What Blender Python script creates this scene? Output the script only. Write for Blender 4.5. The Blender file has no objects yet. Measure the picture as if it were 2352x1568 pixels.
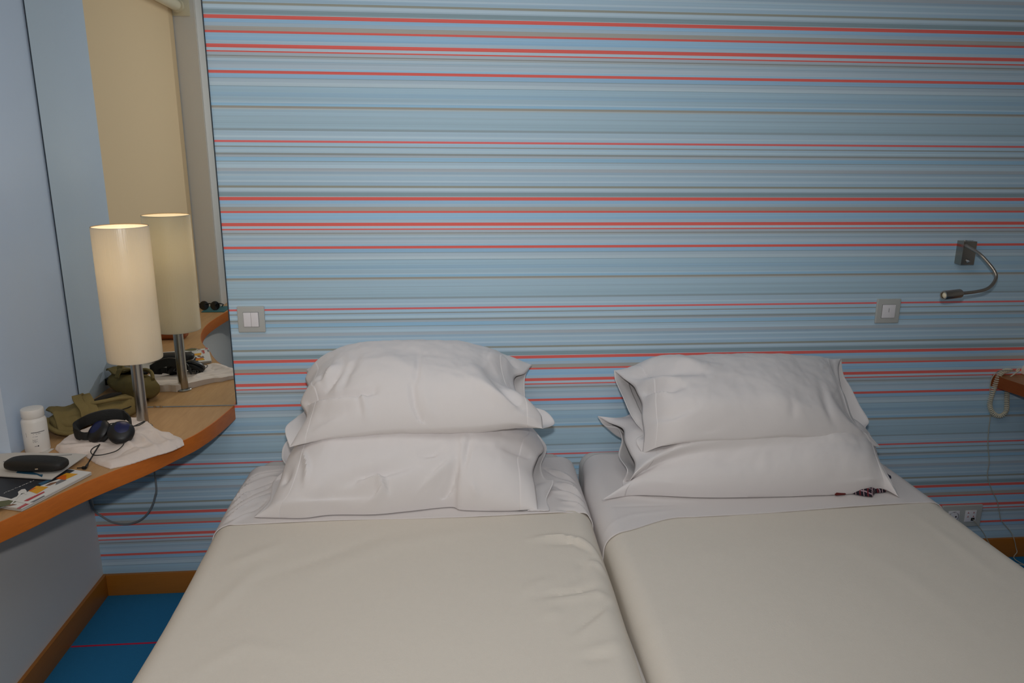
import bpy, bmesh, math, random
from mathutils import Vector, Matrix, noise

# ------------------------------------------------------------------ camera, world, lights, exposure
SC = bpy.context.scene
COL = SC.collection
W_, H_ = 2352, 1568
F_ = 1748.4
YAW, PIT, ROL = 0.09071, 0.24956, 0.00695
CAM = Vector((1.1958, -2.4823, 1.5260))
_cy, _sy, _cp, _sp, _cr, _sr = math.cos(YAW), math.sin(YAW), math.cos(PIT), math.sin(PIT), math.cos(ROL), math.sin(ROL)
_r0 = Vector((_cy, -_sy, 0)); _f0 = Vector((_sy, _cy, 0)); _u0 = Vector((0, 0, 1))
FWD = _cp * _f0 - _sp * _u0
_up = _cp * _u0 + _sp * _f0
RGT = _cr * _r0 + _sr * _up
UPV = -_sr * _r0 + _cr * _up
cam_d = bpy.data.cameras.new('camera')
cam_d.sensor_fit = 'HORIZONTAL'; cam_d.sensor_width = 36.0
cam_d.lens = 36.0 * F_ / W_
cam_d.clip_start = 0.02
cam = bpy.data.objects.new('camera', cam_d); COL.objects.link(cam)
m = Matrix.Identity(4)
for i in range(3):
    m[i][0] = RGT[i]; m[i][1] = UPV[i]; m[i][2] = -FWD[i]; m[i][3] = CAM[i]
cam.matrix_world = m
SC.camera = cam
SC.view_settings.view_transform = 'Standard'
SC.view_settings.look = 'None'
SC.view_settings.gamma = 1.0
SC.view_settings.use_curve_mapping = False
SC.view_settings.exposure = 0.07

wd = bpy.data.worlds.new('world'); SC.world = wd; wd.use_nodes = True
wd.node_tree.nodes['Background'].inputs[0].default_value = (0.6, 0.7, 0.8, 1)
wd.node_tree.nodes['Background'].inputs[1].default_value = 0.3

# the camera's own flash, a little above the lens
fl = bpy.data.lights.new('camera_flash', 'AREA'); fl.shape = 'RECTANGLE'; fl.size = 0.07; fl.size_y = 0.05
fl.energy = 7.9; fl.color = (1.0, 0.985, 0.985); fl.spread = math.radians(134)
flo = bpy.data.objects.new('camera_flash', fl); COL.objects.link(flo)
mf = Matrix.Identity(4)
aim = (Vector((1.20, 0.0, 1.36)) - (CAM + Vector((0, 0.02, 0.17)))).normalized()
q = aim.to_track_quat('-Z', 'Y')
flo.rotation_euler = q.to_euler(); flo.location = CAM + Vector((0, 0.02, 0.17))
# added soft fill light under the ceiling, no fixture there
cl = bpy.data.lights.new('overhead_fill', 'AREA'); cl.shape = 'RECTANGLE'; cl.size = 1.6; cl.size_y = 1.2
cl.energy = 7.4; cl.color = (1.0, 1.0, 1.0)
clo = bpy.data.objects.new('overhead_fill', cl); COL.objects.link(clo); clo.location = (1.25, -1.6, 2.52)

# ------------------------------------------------------------------ helpers
def P(px, py, x=None, y=None, z=None):
    """point where the sight line of a photo pixel meets the plane x=, y= or z="""
    d = RGT * ((px - W_ / 2) / F_) + UPV * (-(py - H_ / 2) / F_) + FWD
    if x is not None: t = (x - CAM.x) / d.x
    elif y is not None: t = (y - CAM.y) / d.y
    else: t = (z - CAM.z) / d.z
    return CAM + d * t

def lin(c):
    c = c / 255.0
    return c / 12.92 if c <= 0.04045 else ((c + 0.055) / 1.055) ** 2.4
def rgb(r, g, b, k=1.0):
    return (min(lin(r) * k, .95), min(lin(g) * k, .95), min(lin(b) * k, .95), 1)

def mat(name, col, rough=0.6, metal=0.0, bump=0.0, bscale=200.0, var=0.0, vscale=6.0, spec=0.5, stretch=None, sheen=0.0):
    m = bpy.data.materials.new(name); m.use_nodes = True
    nt = m.node_tree; b = nt.nodes['Principled BSDF']
    b.inputs['Base Color'].default_value = col
    b.inputs['Roughness'].default_value = rough
    b.inputs['Metallic'].default_value = metal
    b.inputs['Specular IOR Level'].default_value = spec
    if sheen: b.inputs['Sheen Weight'].default_value = sheen
    tc = nt.nodes.new('ShaderNodeTexCoord'); mp = nt.nodes.new('ShaderNodeMapping')
    nt.links.new(tc.outputs['Object'], mp.inputs[0])
    if stretch: mp.inputs['Scale'].default_value = stretch
    if bump:
        n = nt.nodes.new('ShaderNodeTexNoise'); n.inputs['Scale'].default_value = bscale; n.inputs['Detail'].default_value = 4
        bp = nt.nodes.new('ShaderNodeBump'); bp.inputs['Strength'].default_value = bump; bp.inputs['Distance'].default_value = 0.002
        nt.links.new(mp.outputs[0], n.inputs[0]); nt.links.new(n.outputs['Fac'], bp.inputs['Height'])
        nt.links.new(bp.outputs[0], b.inputs['Normal'])
    if var:
        n2 = nt.nodes.new('ShaderNodeTexNoise'); n2.inputs['Scale'].default_value = vscale; n2.inputs['Detail'].default_value = 6
        nt.links.new(mp.outputs[0], n2.inputs[0])
        mx = nt.nodes.new('ShaderNodeMix'); mx.data_type = 'RGBA'
        mx.inputs[6].default_value = tuple(c * (1 - var) for c in col[:3]) + (1,)
        mx.inputs[7].default_value = tuple(min(c * (1 + var), 1) for c in col[:3]) + (1,)
        nt.links.new(n2.outputs['Fac'], mx.inputs[0]); nt.links.new(mx.outputs[2], b.inputs['Base Color'])
    return m

def link(name, me, m=None, parent=None):
    o = bpy.data.objects.new(name, me); COL.objects.link(o)
    if m:
        for mm in (m if isinstance(m, (list, tuple)) else [m]): me.materials.append(mm)
    if parent: o.parent = parent; o.matrix_parent_inverse = Matrix.Identity(4); 
    if parent: 
        o.location = -Vector(parent.location) if False else (0, 0, 0)
    return o
def obj(name, bm, m, parent=None, smooth=True, loc=None):
    me = bpy.data.meshes.new(name)
    if parent is not None:
        bm.transform(Matrix.Translation(-Vector(ROOTS[parent.name])))
    bmesh.ops.recalc_face_normals(bm, faces=bm.faces[:]) if getattr(bm, 'recalc', True) else None
    for f in bm.faces: f.smooth = smooth
    bm.to_mesh(me); bm.free()
    if smooth:
        try: me.set_sharp_from_angle(angle=math.radians(40))
        except Exception: pass
    return link(name, me, m, parent)
ROOTS = {}
def tag(o, label, cat, group=None):
    o['label'] = label; o['category'] = cat
    if group: o['group'] = group
    return o
def thing(name, loc, label, cat, group=None):
    o = bpy.data.objects.new(name, None); COL.objects.link(o); o.location = loc
    o.empty_display_size = 0.05
    ROOTS[o.name] = Vector(loc)
    return tag(o, label, cat, group)
def sub(o, root):          # let a part be the parent of a sub-part built in world coordinates
    ROOTS[o.name] = ROOTS[root.name]; return o
def struct(o): o['kind'] = 'structure'; return o

def add_box(bm, lo, hi, bev=0.0, seg=2, mi=0, rot=None, about=None):
    b2 = bmesh.new(); bmesh.ops.create_cube(b2, size=1)
    lo, hi = Vector(lo), Vector(hi); c = (lo + hi) / 2; s = hi - lo
    for v in b2.verts: v.co = Vector((v.co.x * s.x, v.co.y * s.y, v.co.z * s.z)) + c
    if bev: bmesh.ops.bevel(b2, geom=b2.edges[:], offset=bev, segments=seg, affect='EDGES', profile=0.6)
    if rot is not None:
        a = Vector(about) if about is not None else c
        bmesh.ops.transform(b2, matrix=Matrix.Translation(a) @ rot @ Matrix.Translation(-a), verts=b2.verts[:])
    for f in b2.faces: f.material_index = mi
    merge(bm, b2)
def merge(bm, b2):
    vm = {v: bm.verts.new(v.co) for v in b2.verts}
    for f in b2.faces:
        try:
            nf = bm.faces.new([vm[v] for v in f.verts]); nf.material_index = f.material_index
        except ValueError: pass
    b2.free()
def add_tube(bm, pts, r, n=10, mi=0, caps=True):
    pts = [Vector(p) for p in pts]; rs = r if isinstance(r, (list, tuple)) else [r] * len(pts)
    rings = []; prev = None
    for i, p in enumerate(pts):
        t = (pts[min(i + 1, len(pts) - 1)] - pts[max(i - 1, 0)]).normalized()
        if prev is None:
            a = Vector((0, 0, 1)) if abs(t.z) < .9 else Vector((1, 0, 0))
            u = t.cross(a).normalized()
        else:
            u = (prev - t * prev.dot(t)).normalized()
        prev = u; w = t.cross(u)
        rings.append([bm.verts.new(p + (u * math.cos(k * 2 * math.pi / n) + w * math.sin(k * 2 * math.pi / n)) * rs[i]) for k in range(n)])
    for a, b in zip(rings, rings[1:]):
        for k in range(n):
            f = bm.faces.new([a[k], a[(k + 1) % n], b[(k + 1) % n], b[k]]); f.material_index = mi
    if caps:
        bm.faces.new(rings[0][::-1]).material_index = mi; bm.faces.new(rings[-1]).material_index = mi
def add_lathe(bm, prof, origin=(0, 0, 0), axis=(0, 0, 1), n=32, mi=0, cap=True):
    ax = Vector(axis).normalized(); a = Vector((1, 0, 0)) if abs(ax.x) < .9 else Vector((0, 1, 0))
    u = ax.cross(a).normalized(); w = ax.cross(u); o = Vector(origin); rings = []
    for (r, h) in prof:
        rings.append([bm.verts.new(o + ax * h + (u * math.cos(k * 2 * math.pi / n) + w * math.sin(k * 2 * math.pi / n)) * max(r, 1e-4)) for k in range(n)])
    for p, q in zip(rings, rings[1:]):
        for k in range(n):
            bm.faces.new([p[k], p[(k + 1) % n], q[(k + 1) % n], q[k]]).material_index = mi
    if cap:
        bm.faces.new(rings[0][::-1]).material_index = mi; bm.faces.new(rings[-1]).material_index = mi
def add_prism(bm, poly, z0, z1, mi_top=0, mi_side=0, bev=0):
    b = [bm.verts.new((p[0], p[1], z0)) for p in poly]; t = [bm.verts.new((p[0], p[1], z1)) for p in poly]
    bm.faces.new(t).material_index = mi_top; bm.faces.new(b[::-1]).material_index = mi_top
    n = len(poly)
    for i in range(n):
        bm.faces.new([b[i], b[(i + 1) % n], t[(i + 1) % n], t[i]]).material_index = mi_side
def add_grid(bm, rows, mi=0, closed=False):
    vs = [[bm.verts.new(p) for p in r] for r in rows]
    n = len(vs[0])
    for a, b in zip(vs, vs[1:]):
        for k in range(n if closed else n - 1):
            bm.faces.new([a[k], a[(k + 1) % n], b[(k + 1) % n], b[k]]).material_index = mi
    return vs
def spline(pts, n):
    """Catmull-Rom through the points, n samples evenly in parameter"""
    pts = [Vector(p) for p in pts]; out = []
    L = [0]
    for a, b in zip(pts, pts[1:]): L.append(L[-1] + (b - a).length)
    for i in range(n):
        d = L[-1] * i / (n - 1); k = 0
        while k < len(pts) - 2 and d > L[k + 1]: k += 1
        t = (d - L[k]) / max(L[k + 1] - L[k], 1e-9)
        p1, p2 = pts[k], pts[k + 1]; p0 = pts[k - 1] if k else p1 * 2 - p2; p3 = pts[k + 2] if k + 2 < len(pts) else p2 * 2 - p1
        out.append(0.5 * ((2 * p1) + (p2 - p0) * t + (2 * p0 - 5 * p1 + 4 * p2 - p3) * t * t + (3 * p1 - p0 - 3 * p2 + p3) * t ** 3))
    return out
def seg_dist(p, line):
    """distance from 2-D point to polyline, and position 0..1 along it"""
    best = 1e9; bt = 0; n = len(line) - 1
    for i in range(n):
        ax, ay = line[i]; bx, by = line[i + 1]; dx, dy = bx - ax, by - ay
        t = max(0, min(1, ((p[0] - ax) * dx + (p[1] - ay) * dy) / (dx * dx + dy * dy + 1e-12)))
        d = math.hypot(p[0] - ax - dx * t, p[1] - ay - dy * t)
        if d < best: best = d; bt = (i + t) / n
    return best, bt
def ridges(p, rr):
    h = 0
    for line, w, a in rr:
        d, t = seg_dist(p, line)
        if d < 3 * w: h += a * math.exp(-(d / w) ** 2) * (math.sin(math.pi * min(max(t, .04), .96)) ** .5)
    return h
def sstep(a, b, x):
    t = max(0, min(1, (x - a) / (b - a))); return t * t * (3 - 2 * t)
def fbm(x, y, z=0, o=4): return noise.fractal(Vector((x, y, z)), 1.0, 2.0, o)

# ------------------------------------------------------------------ materials
M = {}
K = 1.62
M['paint_left'] = mat('blue_wall_paint', (.585, .70, .86, 1), .75, bump=.15, bscale=160, var=.02)
M['paint_white'] = mat('white_wall_paint', (.84, .82, .79, 1), .8, bump=.1, bscale=160)
M['paint_rev'] = mat('grey_reveal_paint', (.86, .82, .77, 1), .8, bump=.1, bscale=160)
M['ceil'] = mat('ceiling_paint', (.75, .75, .73, 1), .9)
M['carpet'] = mat('blue_carpet', rgb(34, 94, 132, 1.9), .95, bump=.6, bscale=420, var=.12, vscale=300, spec=.1)
M['carpet_red'] = mat('red_carpet_line', rgb(160, 34, 60, 1.8), .95, bump=.5, bscale=420, spec=.1)
M['base_wood'] = mat('brown_skirting_wood', rgb(134, 82, 24, 2.0), .45, var=.12, vscale=5, stretch=(2, 2, 40))
M['linen'] = mat('white_pillow_linen', rgb(200, 196, 195, 1.45), .85, bump=.12, bscale=900, spec=.2, sheen=.1)
M['hem'] = mat('white_hem_linen', rgb(203, 199, 198, 1.45), .85, bump=.1, bscale=900, spec=.2, sheen=.1)
M['sheet'] = mat('white_sheet_cotton', rgb(195, 190, 188, 1.45), .85, bump=.12, bscale=700, spec=.2)
M['fitted'] = mat('white_fitted_sheet', rgb(190, 186, 182, 1.4), .85, bump=.12, bscale=700, spec=.2)
M['blanket'] = mat('cream_blanket_wool', rgb(196, 189, 178, 1.42), .9, bump=.25, bscale=500, var=.015, vscale=60, spec=.15)
M['dark_wood'] = mat('bed_base_fabric', rgb(60, 60, 64), .9)
M['blind'] = mat('beige_blind_fabric', (.90, .68, .42, 1), .85, bump=.1, bscale=500)
M['cream'] = mat('cream_plastic', rgb(205, 195, 170, 1.4), .45)
M['shade'] = mat('cream_lampshade_fabric', (.92, .80, .62, 1), .27, bump=.35, bscale=90, spec=.8, stretch=(3, 3, .15))
_nt = M['shade'].node_tree; _b = _nt.nodes['Principled BSDF']; _t = _nt.nodes.new('ShaderNodeBsdfTranslucent'); _t.inputs[0].default_value = (.93, .86, .68, 1)
_m = _nt.nodes.new('ShaderNodeMixShader'); _m.inputs[0].default_value = .25; _o = _nt.nodes['Material Output']
_nt.links.new(_b.outputs[0], _m.inputs[1]); _nt.links.new(_t.outputs[0], _m.inputs[2]); _nt.links.new(_m.outputs[0], _o.inputs[0])
M['shade_rim'] = mat('tan_shade_trim', rgb(150, 122, 84), .7)
M['steel'] = mat('brushed_steel', (.42, .40, .37, 1), .27, 1.0, bump=.05, bscale=300, stretch=(1, 1, .05))
M['chrome'] = mat('chrome', (.62, .62, .62, 1), .12, 1.0)
M['bronze'] = mat('satin_nickel_metal', (.40, .36, .31, 1), .30, 1.0)
M['black'] = mat('black_plastic', rgb(16, 16, 18), .45)
M['blackm'] = mat('black_matte_leather', rgb(26, 26, 25), .6, bump=.3, bscale=300)
M['rubber'] = mat('black_cable_rubber', rgb(14, 14, 15), .5)
M['cushion'] = mat('black_ear_cushion', rgb(20, 20, 21), .6, bump=.2, bscale=200)
M['bluegloss'] = mat('dark_blue_gloss', rgb(14, 20, 72), .35)
M['navy'] = mat('navy_cloth', rgb(25, 30, 60), .8)
M['grey_plate'] = mat('light_grey_switch_plate', rgb(170, 172, 168, 1.35), .5)
M['white_pl'] = mat('white_plastic', rgb(200, 198, 200, 1.6), .4)
M['bottle'] = mat('white_bottle_plastic', rgb(196, 192, 186, 1.5), .45)
M['paper'] = mat('white_paper', rgb(178, 174, 168, 1.45), .8)
M['print'] = mat('grey_print', rgb(96, 92, 96), .8)
M['tee'] = mat('white_cotton_jersey', rgb(196, 184, 176, 1.45), .9, bump=.3, bscale=400, spec=.15)
M['canvas'] = mat('olive_canvas', rgb(112, 98, 62, 1.3), .9, bump=.5, bscale=500, var=.12, vscale=40, spec=.15)
M['canvas_d'] = mat('dark_olive_lining', rgb(24, 20, 14), .95, bump=.4, bscale=400)
M['glass_dk'] = mat('dark_lens', rgb(14, 12, 12), .1)
M['teal'] = mat('teal_paper', rgb(50, 98, 104, 1.4), .6)
M['leather_br'] = mat('brown_leather', rgb(140, 74, 36, 1.3), .5, bump=.3, bscale=150)
M['leather_dk'] = mat('dark_brown_leather', rgb(42, 30, 26), .5)
M['phone'] = mat('ivory_phone_plastic', rgb(204, 190, 176, 1.45), .45)
M['cord'] = mat('ivory_cord', rgb(196, 190, 170, 1.3), .5)
M['thin_cord'] = mat('pale_grey_cord', rgb(170, 168, 155, 1.2), .5)
M['grey_cord'] = mat('grey_rubber_cord', rgb(120, 124, 126, 1.3), .5)
M['hole'] = mat('dark_hole', (.008, .008, .008, 1), .8)
M['darkred'] = mat('dark_red_cloth', rgb(92, 26, 22, 1.3), .85)
M['back_d'] = mat('dark_mirror_backing', rgb(52, 62, 70), .6)
for nm, c in dict(pr_dark=(26, 28, 34), pr_yel=(206, 148, 20), pr_org=(196, 92, 20), pr_red=(170, 48, 52), pr_blue=(40, 84, 110), pr_grey=(110, 110, 112), pr_green=(84, 86, 50), pr_brown=(120, 84, 60), pr_white=(206, 204, 200)).items():
    M[nm] = mat(nm.replace('pr_', 'printed_') + '_ink', rgb(*c, 1.25), .45)

def wood_mat(name, c1, c2, sc, st):
    m = bpy.data.materials.new(name); m.use_nodes = True; nt = m.node_tree; b = nt.nodes['Principled BSDF']
    b.inputs['Roughness'].default_value = .42; b.inputs['Specular IOR Level'].default_value = .35
    tc = nt.nodes.new('ShaderNodeTexCoord'); mp = nt.nodes.new('ShaderNodeMapping'); mp.inputs['Scale'].default_value = st
    n = nt.nodes.new('ShaderNodeTexNoise'); n.inputs['Scale'].default_value = sc; n.inputs['Detail'].default_value = 8; n.inputs['Distortion'].default_value = .6
    r = nt.nodes.new('ShaderNodeValToRGB'); r.color_ramp.elements[0].position = .3; r.color_ramp.elements[1].position = .72
    r.color_ramp.elements[0].color = c1; r.color_ramp.elements[1].color = c2
    nt.links.new(tc.outputs['Object'], mp.inputs[0]); nt.links.new(mp.outputs[0], n.inputs[0]); nt.links.new(n.outputs['Fac'], r.inputs[0]); nt.links.new(r.outputs[0], b.inputs['Base Color'])
    return m
M['desk_top'] = wood_mat('beech_laminate', (.50, .285, .125, 1), (.58, .34, .155, 1), 9, (9, 1.2, 1))
M['desk_edge'] = wood_mat('orange_beech_edging', (.56, .145, .018, 1), (.64, .175, .022, 1), 14, (2, 2, 9))
M['table_top'] = wood_mat('brown_beech_laminate', rgb(150, 100, 60, 1.3), rgb(160, 108, 66, 1.3), 9, (1.2, 9, 1))
M['table_edge'] = wood_mat('red_brown_edging', rgb(120, 58, 16, 1.3), rgb(128, 64, 19, 1.3), 14, (2, 2, 9))

# striped wallpaper: one repeat is 0.53 m, colours measured down the repeat (0..1 from the grey stripe above the first red line)
RED = (178, 70, 62)
B = [(77, (115, 115, 106)), (91, (138, 152, 160)), (100, (144, 160, 170)), (128, (128, 144, 154)), (138, (104, 120, 126)), (180, (140, 152, 158)),
     (187, RED), (216, (118, 148, 172)), (250, (132, 148, 160)), (282, (130, 127, 121)), (322, (136, 140, 142)), (325, RED), (340, (122, 150, 174)),
     (382, (118, 148, 172)), (405, (134, 152, 164)), (438, RED), (468, (146, 160, 170)), (497, RED), (509, (136, 144, 152)), (533, (112, 114, 113)),
     (546, (140, 147, 150)), (552, (124, 131, 133)), (561, (138, 153, 163)), (583, (106, 131, 146)), (593, (132, 146, 156)), (612, (142, 155, 165)),
     (650, (126, 154, 172)), (671, RED), (691, (118, 146, 168)), (729, (108, 124, 132)), (741, (136, 150, 160)), (770, (146, 160, 168)), (800, (112, 131, 142)),
     (809, (128, 150, 163)), (860, (120, 144, 160)), (892, (114, 138, 152)), (898, (128, 148, 160)), (940, (142, 160, 172)), (950, (118, 148, 168)),
     (975, (120, 116, 108)), (993, (138, 146, 148)), (1005, (130, 150, 162)), (1066, (122, 140, 150)), (1074, (130, 150, 161)), (1110, (126, 146, 157)),
     (1172, (114, 127, 133)), (1195, (134, 152, 164)), (1235, (146, 162, 172)), (1255, (132, 152, 165)), (1278, (184, 76, 74)), (1297, (134, 156, 170)), (1325, (114, 119, 119)),
     (1336, (134, 154, 168)), (1356, (144, 162, 174)), (1374, (134, 152, 163)), (1388, (112, 117, 117)), (1401, (134, 143, 150)), (1422, (118, 148, 168)),
     (1455, (113, 119, 119)), (1466, (134, 152, 164)), (1490, (142, 160, 171)), (1515, (134, 141, 147)), (1550, (124, 142, 155)), (1572, (142, 158, 168)), (1590, (130, 150, 163)),
     (1626, (144, 160, 171)), (1640, (126, 146, 160))]
ztop = P(1205, 77 / 3.92, y=0).z
PER = 0.53
stops = []
for yy, c in B:
    fr = (ztop - P(1205, yy / 3.92, y=0).z) / PER
    mean = (131, 151, 163)
    if c[0] < c[2] + 60:
        c = tuple(a * .88 + b * .12 for a, b in zip(c, mean)); g_ = sum(c) / 3; c = tuple(g_ + (a - g_) * 1.08 for a in c)
    else: c = (c[0], c[1] + 10, c[2] + 12)
    stops.append((max(0, min(fr, .9995)), c))
def stripe_mat():
    m = bpy.data.materials.new('striped_wallpaper'); m.use_nodes = True; nt = m.node_tree; b = nt.nodes['Principled BSDF']
    b.inputs['Roughness'].default_value = .7; b.inputs['Specular IOR Level'].default_value = .25
    N = nt.nodes.new; L = nt.links.new
    geo = N('ShaderNodeNewGeometry'); sep = N('ShaderNodeSeparateXYZ'); L(geo.outputs['Position'], sep.inputs[0])
    a = N('ShaderNodeMath'); a.operation = 'SUBTRACT'; a.inputs[0].default_value = ztop; L(sep.outputs['Z'], a.inputs[1])
    d = N('ShaderNodeMath'); d.operation = 'DIVIDE'; d.inputs[1].default_value = PER; L(a.outputs[0], d.inputs[0])
    fr = N('ShaderNodeMath'); fr.operation = 'FRACT'; L(d.outputs[0], fr.inputs[0])
    chunks = [stops[0:24], stops[24:46], stops[46:]]
    prev = None
    for ch in chunks:
        r = N('ShaderNodeValToRGB'); cr = r.color_ramp; cr.interpolation = 'CONSTANT'
        for i, (p, c) in enumerate(ch):
            e = cr.elements[0] if i == 0 else (cr.elements[1] if i == 1 else cr.elements.new(p))
            e.position = p if i else (p if prev is None else p); e.color = rgb(*c, 2.3)
        L(fr.outputs[0], r.inputs[0])
        if prev is None: prev = r.outputs[0]
        else:
            g = N('ShaderNodeMath'); g.operation = 'GREATER_THAN'; g.inputs[1].default_value = ch[0][0]; L(fr.outputs[0], g.inputs[0])
            mx = N('ShaderNodeMix'); mx.data_type = 'RGBA'; L(g.outputs[0], mx.inputs[0]); L(prev, mx.inputs[6]); L(r.outputs[0], mx.inputs[7]); prev = mx.outputs[2]
    # fine horizontal printed threads
    tc = N('ShaderNodeMapping'); tc.inputs['Scale'].default_value = (.6, 1, 260); L(geo.outputs['Position'], tc.inputs[0])
    n = N('ShaderNodeTexNoise'); n.inputs['Scale'].default_value = 1; n.inputs['Detail'].default_value = 3; L(tc.outputs[0], n.inputs[0])
    hs = N('ShaderNodeHueSaturation'); L(prev, hs.inputs['Color'])
    mr = N('ShaderNodeMapRange'); mr.inputs[1].default_value = .3; mr.inputs[2].default_value = .7; mr.inputs[3].default_value = .92; mr.inputs[4].default_value = 1.08
    L(n.outputs['Fac'], mr.inputs[0]); L(mr.outputs[0], hs.inputs['Value']); L(hs.outputs[0], b.inputs['Base Color'])
    return m
M['wallpaper'] = stripe_mat()

# ------------------------------------------------------------------ room shell
XR, YF, ZC = 4.3, -4.2, 2.6
RD = 0.115                       # depth of the window recess
RY0, RY1 = -0.41, -1.68         # recess in the left wall
ZD = 0.686                      # desk height
def shell(name, boxes, m):
    bm = bmesh.new()
    for lo, hi in boxes: add_box(bm, lo, hi)
    return struct(obj(name, bm, m, smooth=False))
shell('floor', [((-.3, YF - .1, -.1), (XR + .1, .1, 0))], M['carpet'])
shell('ceiling', [((-.3, YF - .1, ZC), (XR + .1, .1, ZC + .1))], M['ceil'])
shell('wall_back', [((-.3, 0, 0), (XR + .1, .1, ZC))], M['wallpaper'])
shell('wall_right', [((XR, YF, 0), (XR + .1, 0, ZC))], M['paint_white'])
shell('wall_front', [((-.3, YF - .1, 0), (XR + .1, YF, ZC))], M['paint_white'])
bm = bmesh.new()
add_box(bm, (-.25, RY0, 0), (0, 0, ZD - .03), mi=1)
add_box(bm, (-.25, RY0, ZD - .03), (0, 0, ZC), mi=0)
add_box(bm, (-.25, RY1, 0), (0, RY0, ZD - .055), mi=1)
add_box(bm, (-.25, RY1, ZD - .055), (-RD, RY0, ZC), mi=0)
add_box(bm, (-.25, RY1, 2.32), (0, RY0, ZC), mi=0)
add_box(bm, (-.25, YF, 0), (0, RY1, ZC), mi=1)
struct(obj('wall_left', bm, [M['paint_left'], M['paint_white']], smooth=False))
bm = bmesh.new(); add_box(bm, (-RD, RY1, ZD), (-.004, RY1 + .004, 2.3))
struct(obj('trim_1', bm, M['paint_rev'], smooth=False))
# red lines woven in the carpet
bm = bmesh.new()
for yy in (-.292, -.86, -1.43, -2.0):
    add_box(bm, (.014, yy - .0035, -.001), (XR - .01, yy + .0035, .0008))
struct(obj('trim_2', bm, M['carpet_red'], smooth=False))
def board(name, lo, hi):
    bm = bmesh.new(); add_box(bm, lo, hi, .002, 2); return struct(obj(name, bm, M['base_wood']))
board('baseboard_back', (.012, -.012, 0), (XR, 0, .080))
board('baseboard_left', (0, YF, 0), (.012, 0, .080))

# ------------------------------------------------------------------ roller blind in the window recess (seen in the mirror)
t = thing('roller_blind', (-RD + .03, -1.04, 2.16), 'beige roller blind covering the window, seen in the mirror', 'blind')
bm = bmesh.new(); add_box(bm, (-RD + .004, RY1 + .012, ZD + .01), (-RD + .007, RY0 - .01, 2.17)); obj('blind_fabric', bm, M['blind'], t, smooth=False)
bm = bmesh.new(); add_tube(bm, [(-RD + .032, RY1 + .012, 2.185), (-RD + .032, RY0 - .012, 2.185)], .026, 20); obj('roller_tube', bm, M['cream'], t)
bm = bmesh.new(); add_box(bm, (-RD + .005, RY1 + .004, 2.14), (-RD + .09, RY1 + .01, 2.235), .002)
add_tube(bm, [(-RD + .034, RY1 + .008, 2.185), (-RD + .034, RY1 + .03, 2.185)], .032, 20)
for k in range(3): add_tube(bm, [(-RD + .03 + k * .02, RY1 + .012, 2.225), (-RD + .03 + k * .02, RY1 + .016, 2.225)], .004, 8)
obj('bracket', bm, M['cream'], t)

# ------------------------------------------------------------------ mirror
t = thing('wall_mirror', (.25, -.003, ZD), 'tall frameless mirror on the striped wall above the curved desk', 'mirror')
bm = bmesh.new(); add_box(bm, (.0015, -.003, ZD + .003), (.502, -.0002, 2.58)); obj('mirror_backing', bm, M['back_d'], t, smooth=False)
gm = bpy.data.materials.new('silvered_glass'); gm.use_nodes = True
gb = gm.node_tree.nodes['Principled BSDF']; gb.inputs['Base Color'].default_value = (.87, .895, .86, 1); gb.inputs['Metallic'].default_value = 1; gb.inputs['Roughness'].default_value = 0.0
bm = bmesh.new(); add_box(bm, (.007, -.007, ZD + .004), (.5, -.003, 2.58)); obj('mirror_glass', bm, gm, t, smooth=False)
bm = bmesh.new()
for xx in (.235, .255): add_box(bm, (xx, -.0085, ZD + .001), (xx + .008, -.0005, ZD + .0065), .0008)
obj('clip', bm, M['chrome'], t)

# ------------------------------------------------------------------ curved desk
edge = [(.493, -.0005), (.491, -.02), (.4835, -.09), (.472, -.169), (.459, -.225), (.444, -.276), (.41, -.348), (.368, -.437), (.324, -.507), (.283, -.571), (.243, -.65),
        (.211, -.725), (.172, -.80), (.138, -.87), (.105, -.96), (.078, -1.06), (.06, -1.16), (.052, -1.26), (.054, -1.38), (.062, -1.5), (.075, -1.6), (.10, -1.72), (.15, -1.85), (.22, -1.98)]
es = [(p.x, p.y) for p in spline([(a, b, 0) for a, b in edge], 90)]
DT = .050
t = thing('curved_desk', (.2, -.6, ZD - DT), 'curved beech desk shelf along the blue left wall with orange edge', 'desk')
def inner(p):
    x, y = p
    return x - .0006
bm = bmesh.new()
poly = [(.001, -.0005)] + [(x - .0025, y) for x, y in es] + [(.001, -1.98)] + [(.001, RY1 - .001)] + [(-RD + .0005, RY1 - .001 + .002)] + [(-RD + .0005, RY0 - .001)] + [(.001, RY0 - .001)]
add_prism(bm, poly, ZD - DT, ZD)
obj('desk_top', bm, M['desk_top'], t, smooth=False)
bm = bmesh.new()
rows = []
for i, (x, y) in enumerate(es):
    rows.append([(x - .0024, y, ZD - DT - .0003), (x - .0004, y, ZD - DT + .001), (x, y, ZD - DT + .003), (x, y, ZD - .003), (x - .0004, y, ZD - .0006), (x - .0024, y, ZD + .0003)])
add_grid(bm, rows, closed=True)
obj('edge_band', bm, M['desk_edge'], t)
bm = bmesh.new()
add_box(bm, (.002, -.36, ZD - DT - .05), (.03, -.06, ZD - DT - .0005), .002); add_box(bm, (.05, -.03, ZD - DT - .05), (.40, -.002, ZD - DT - .0005), .002)
obj('support_batten', bm, M['base_wood'], t)

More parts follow.
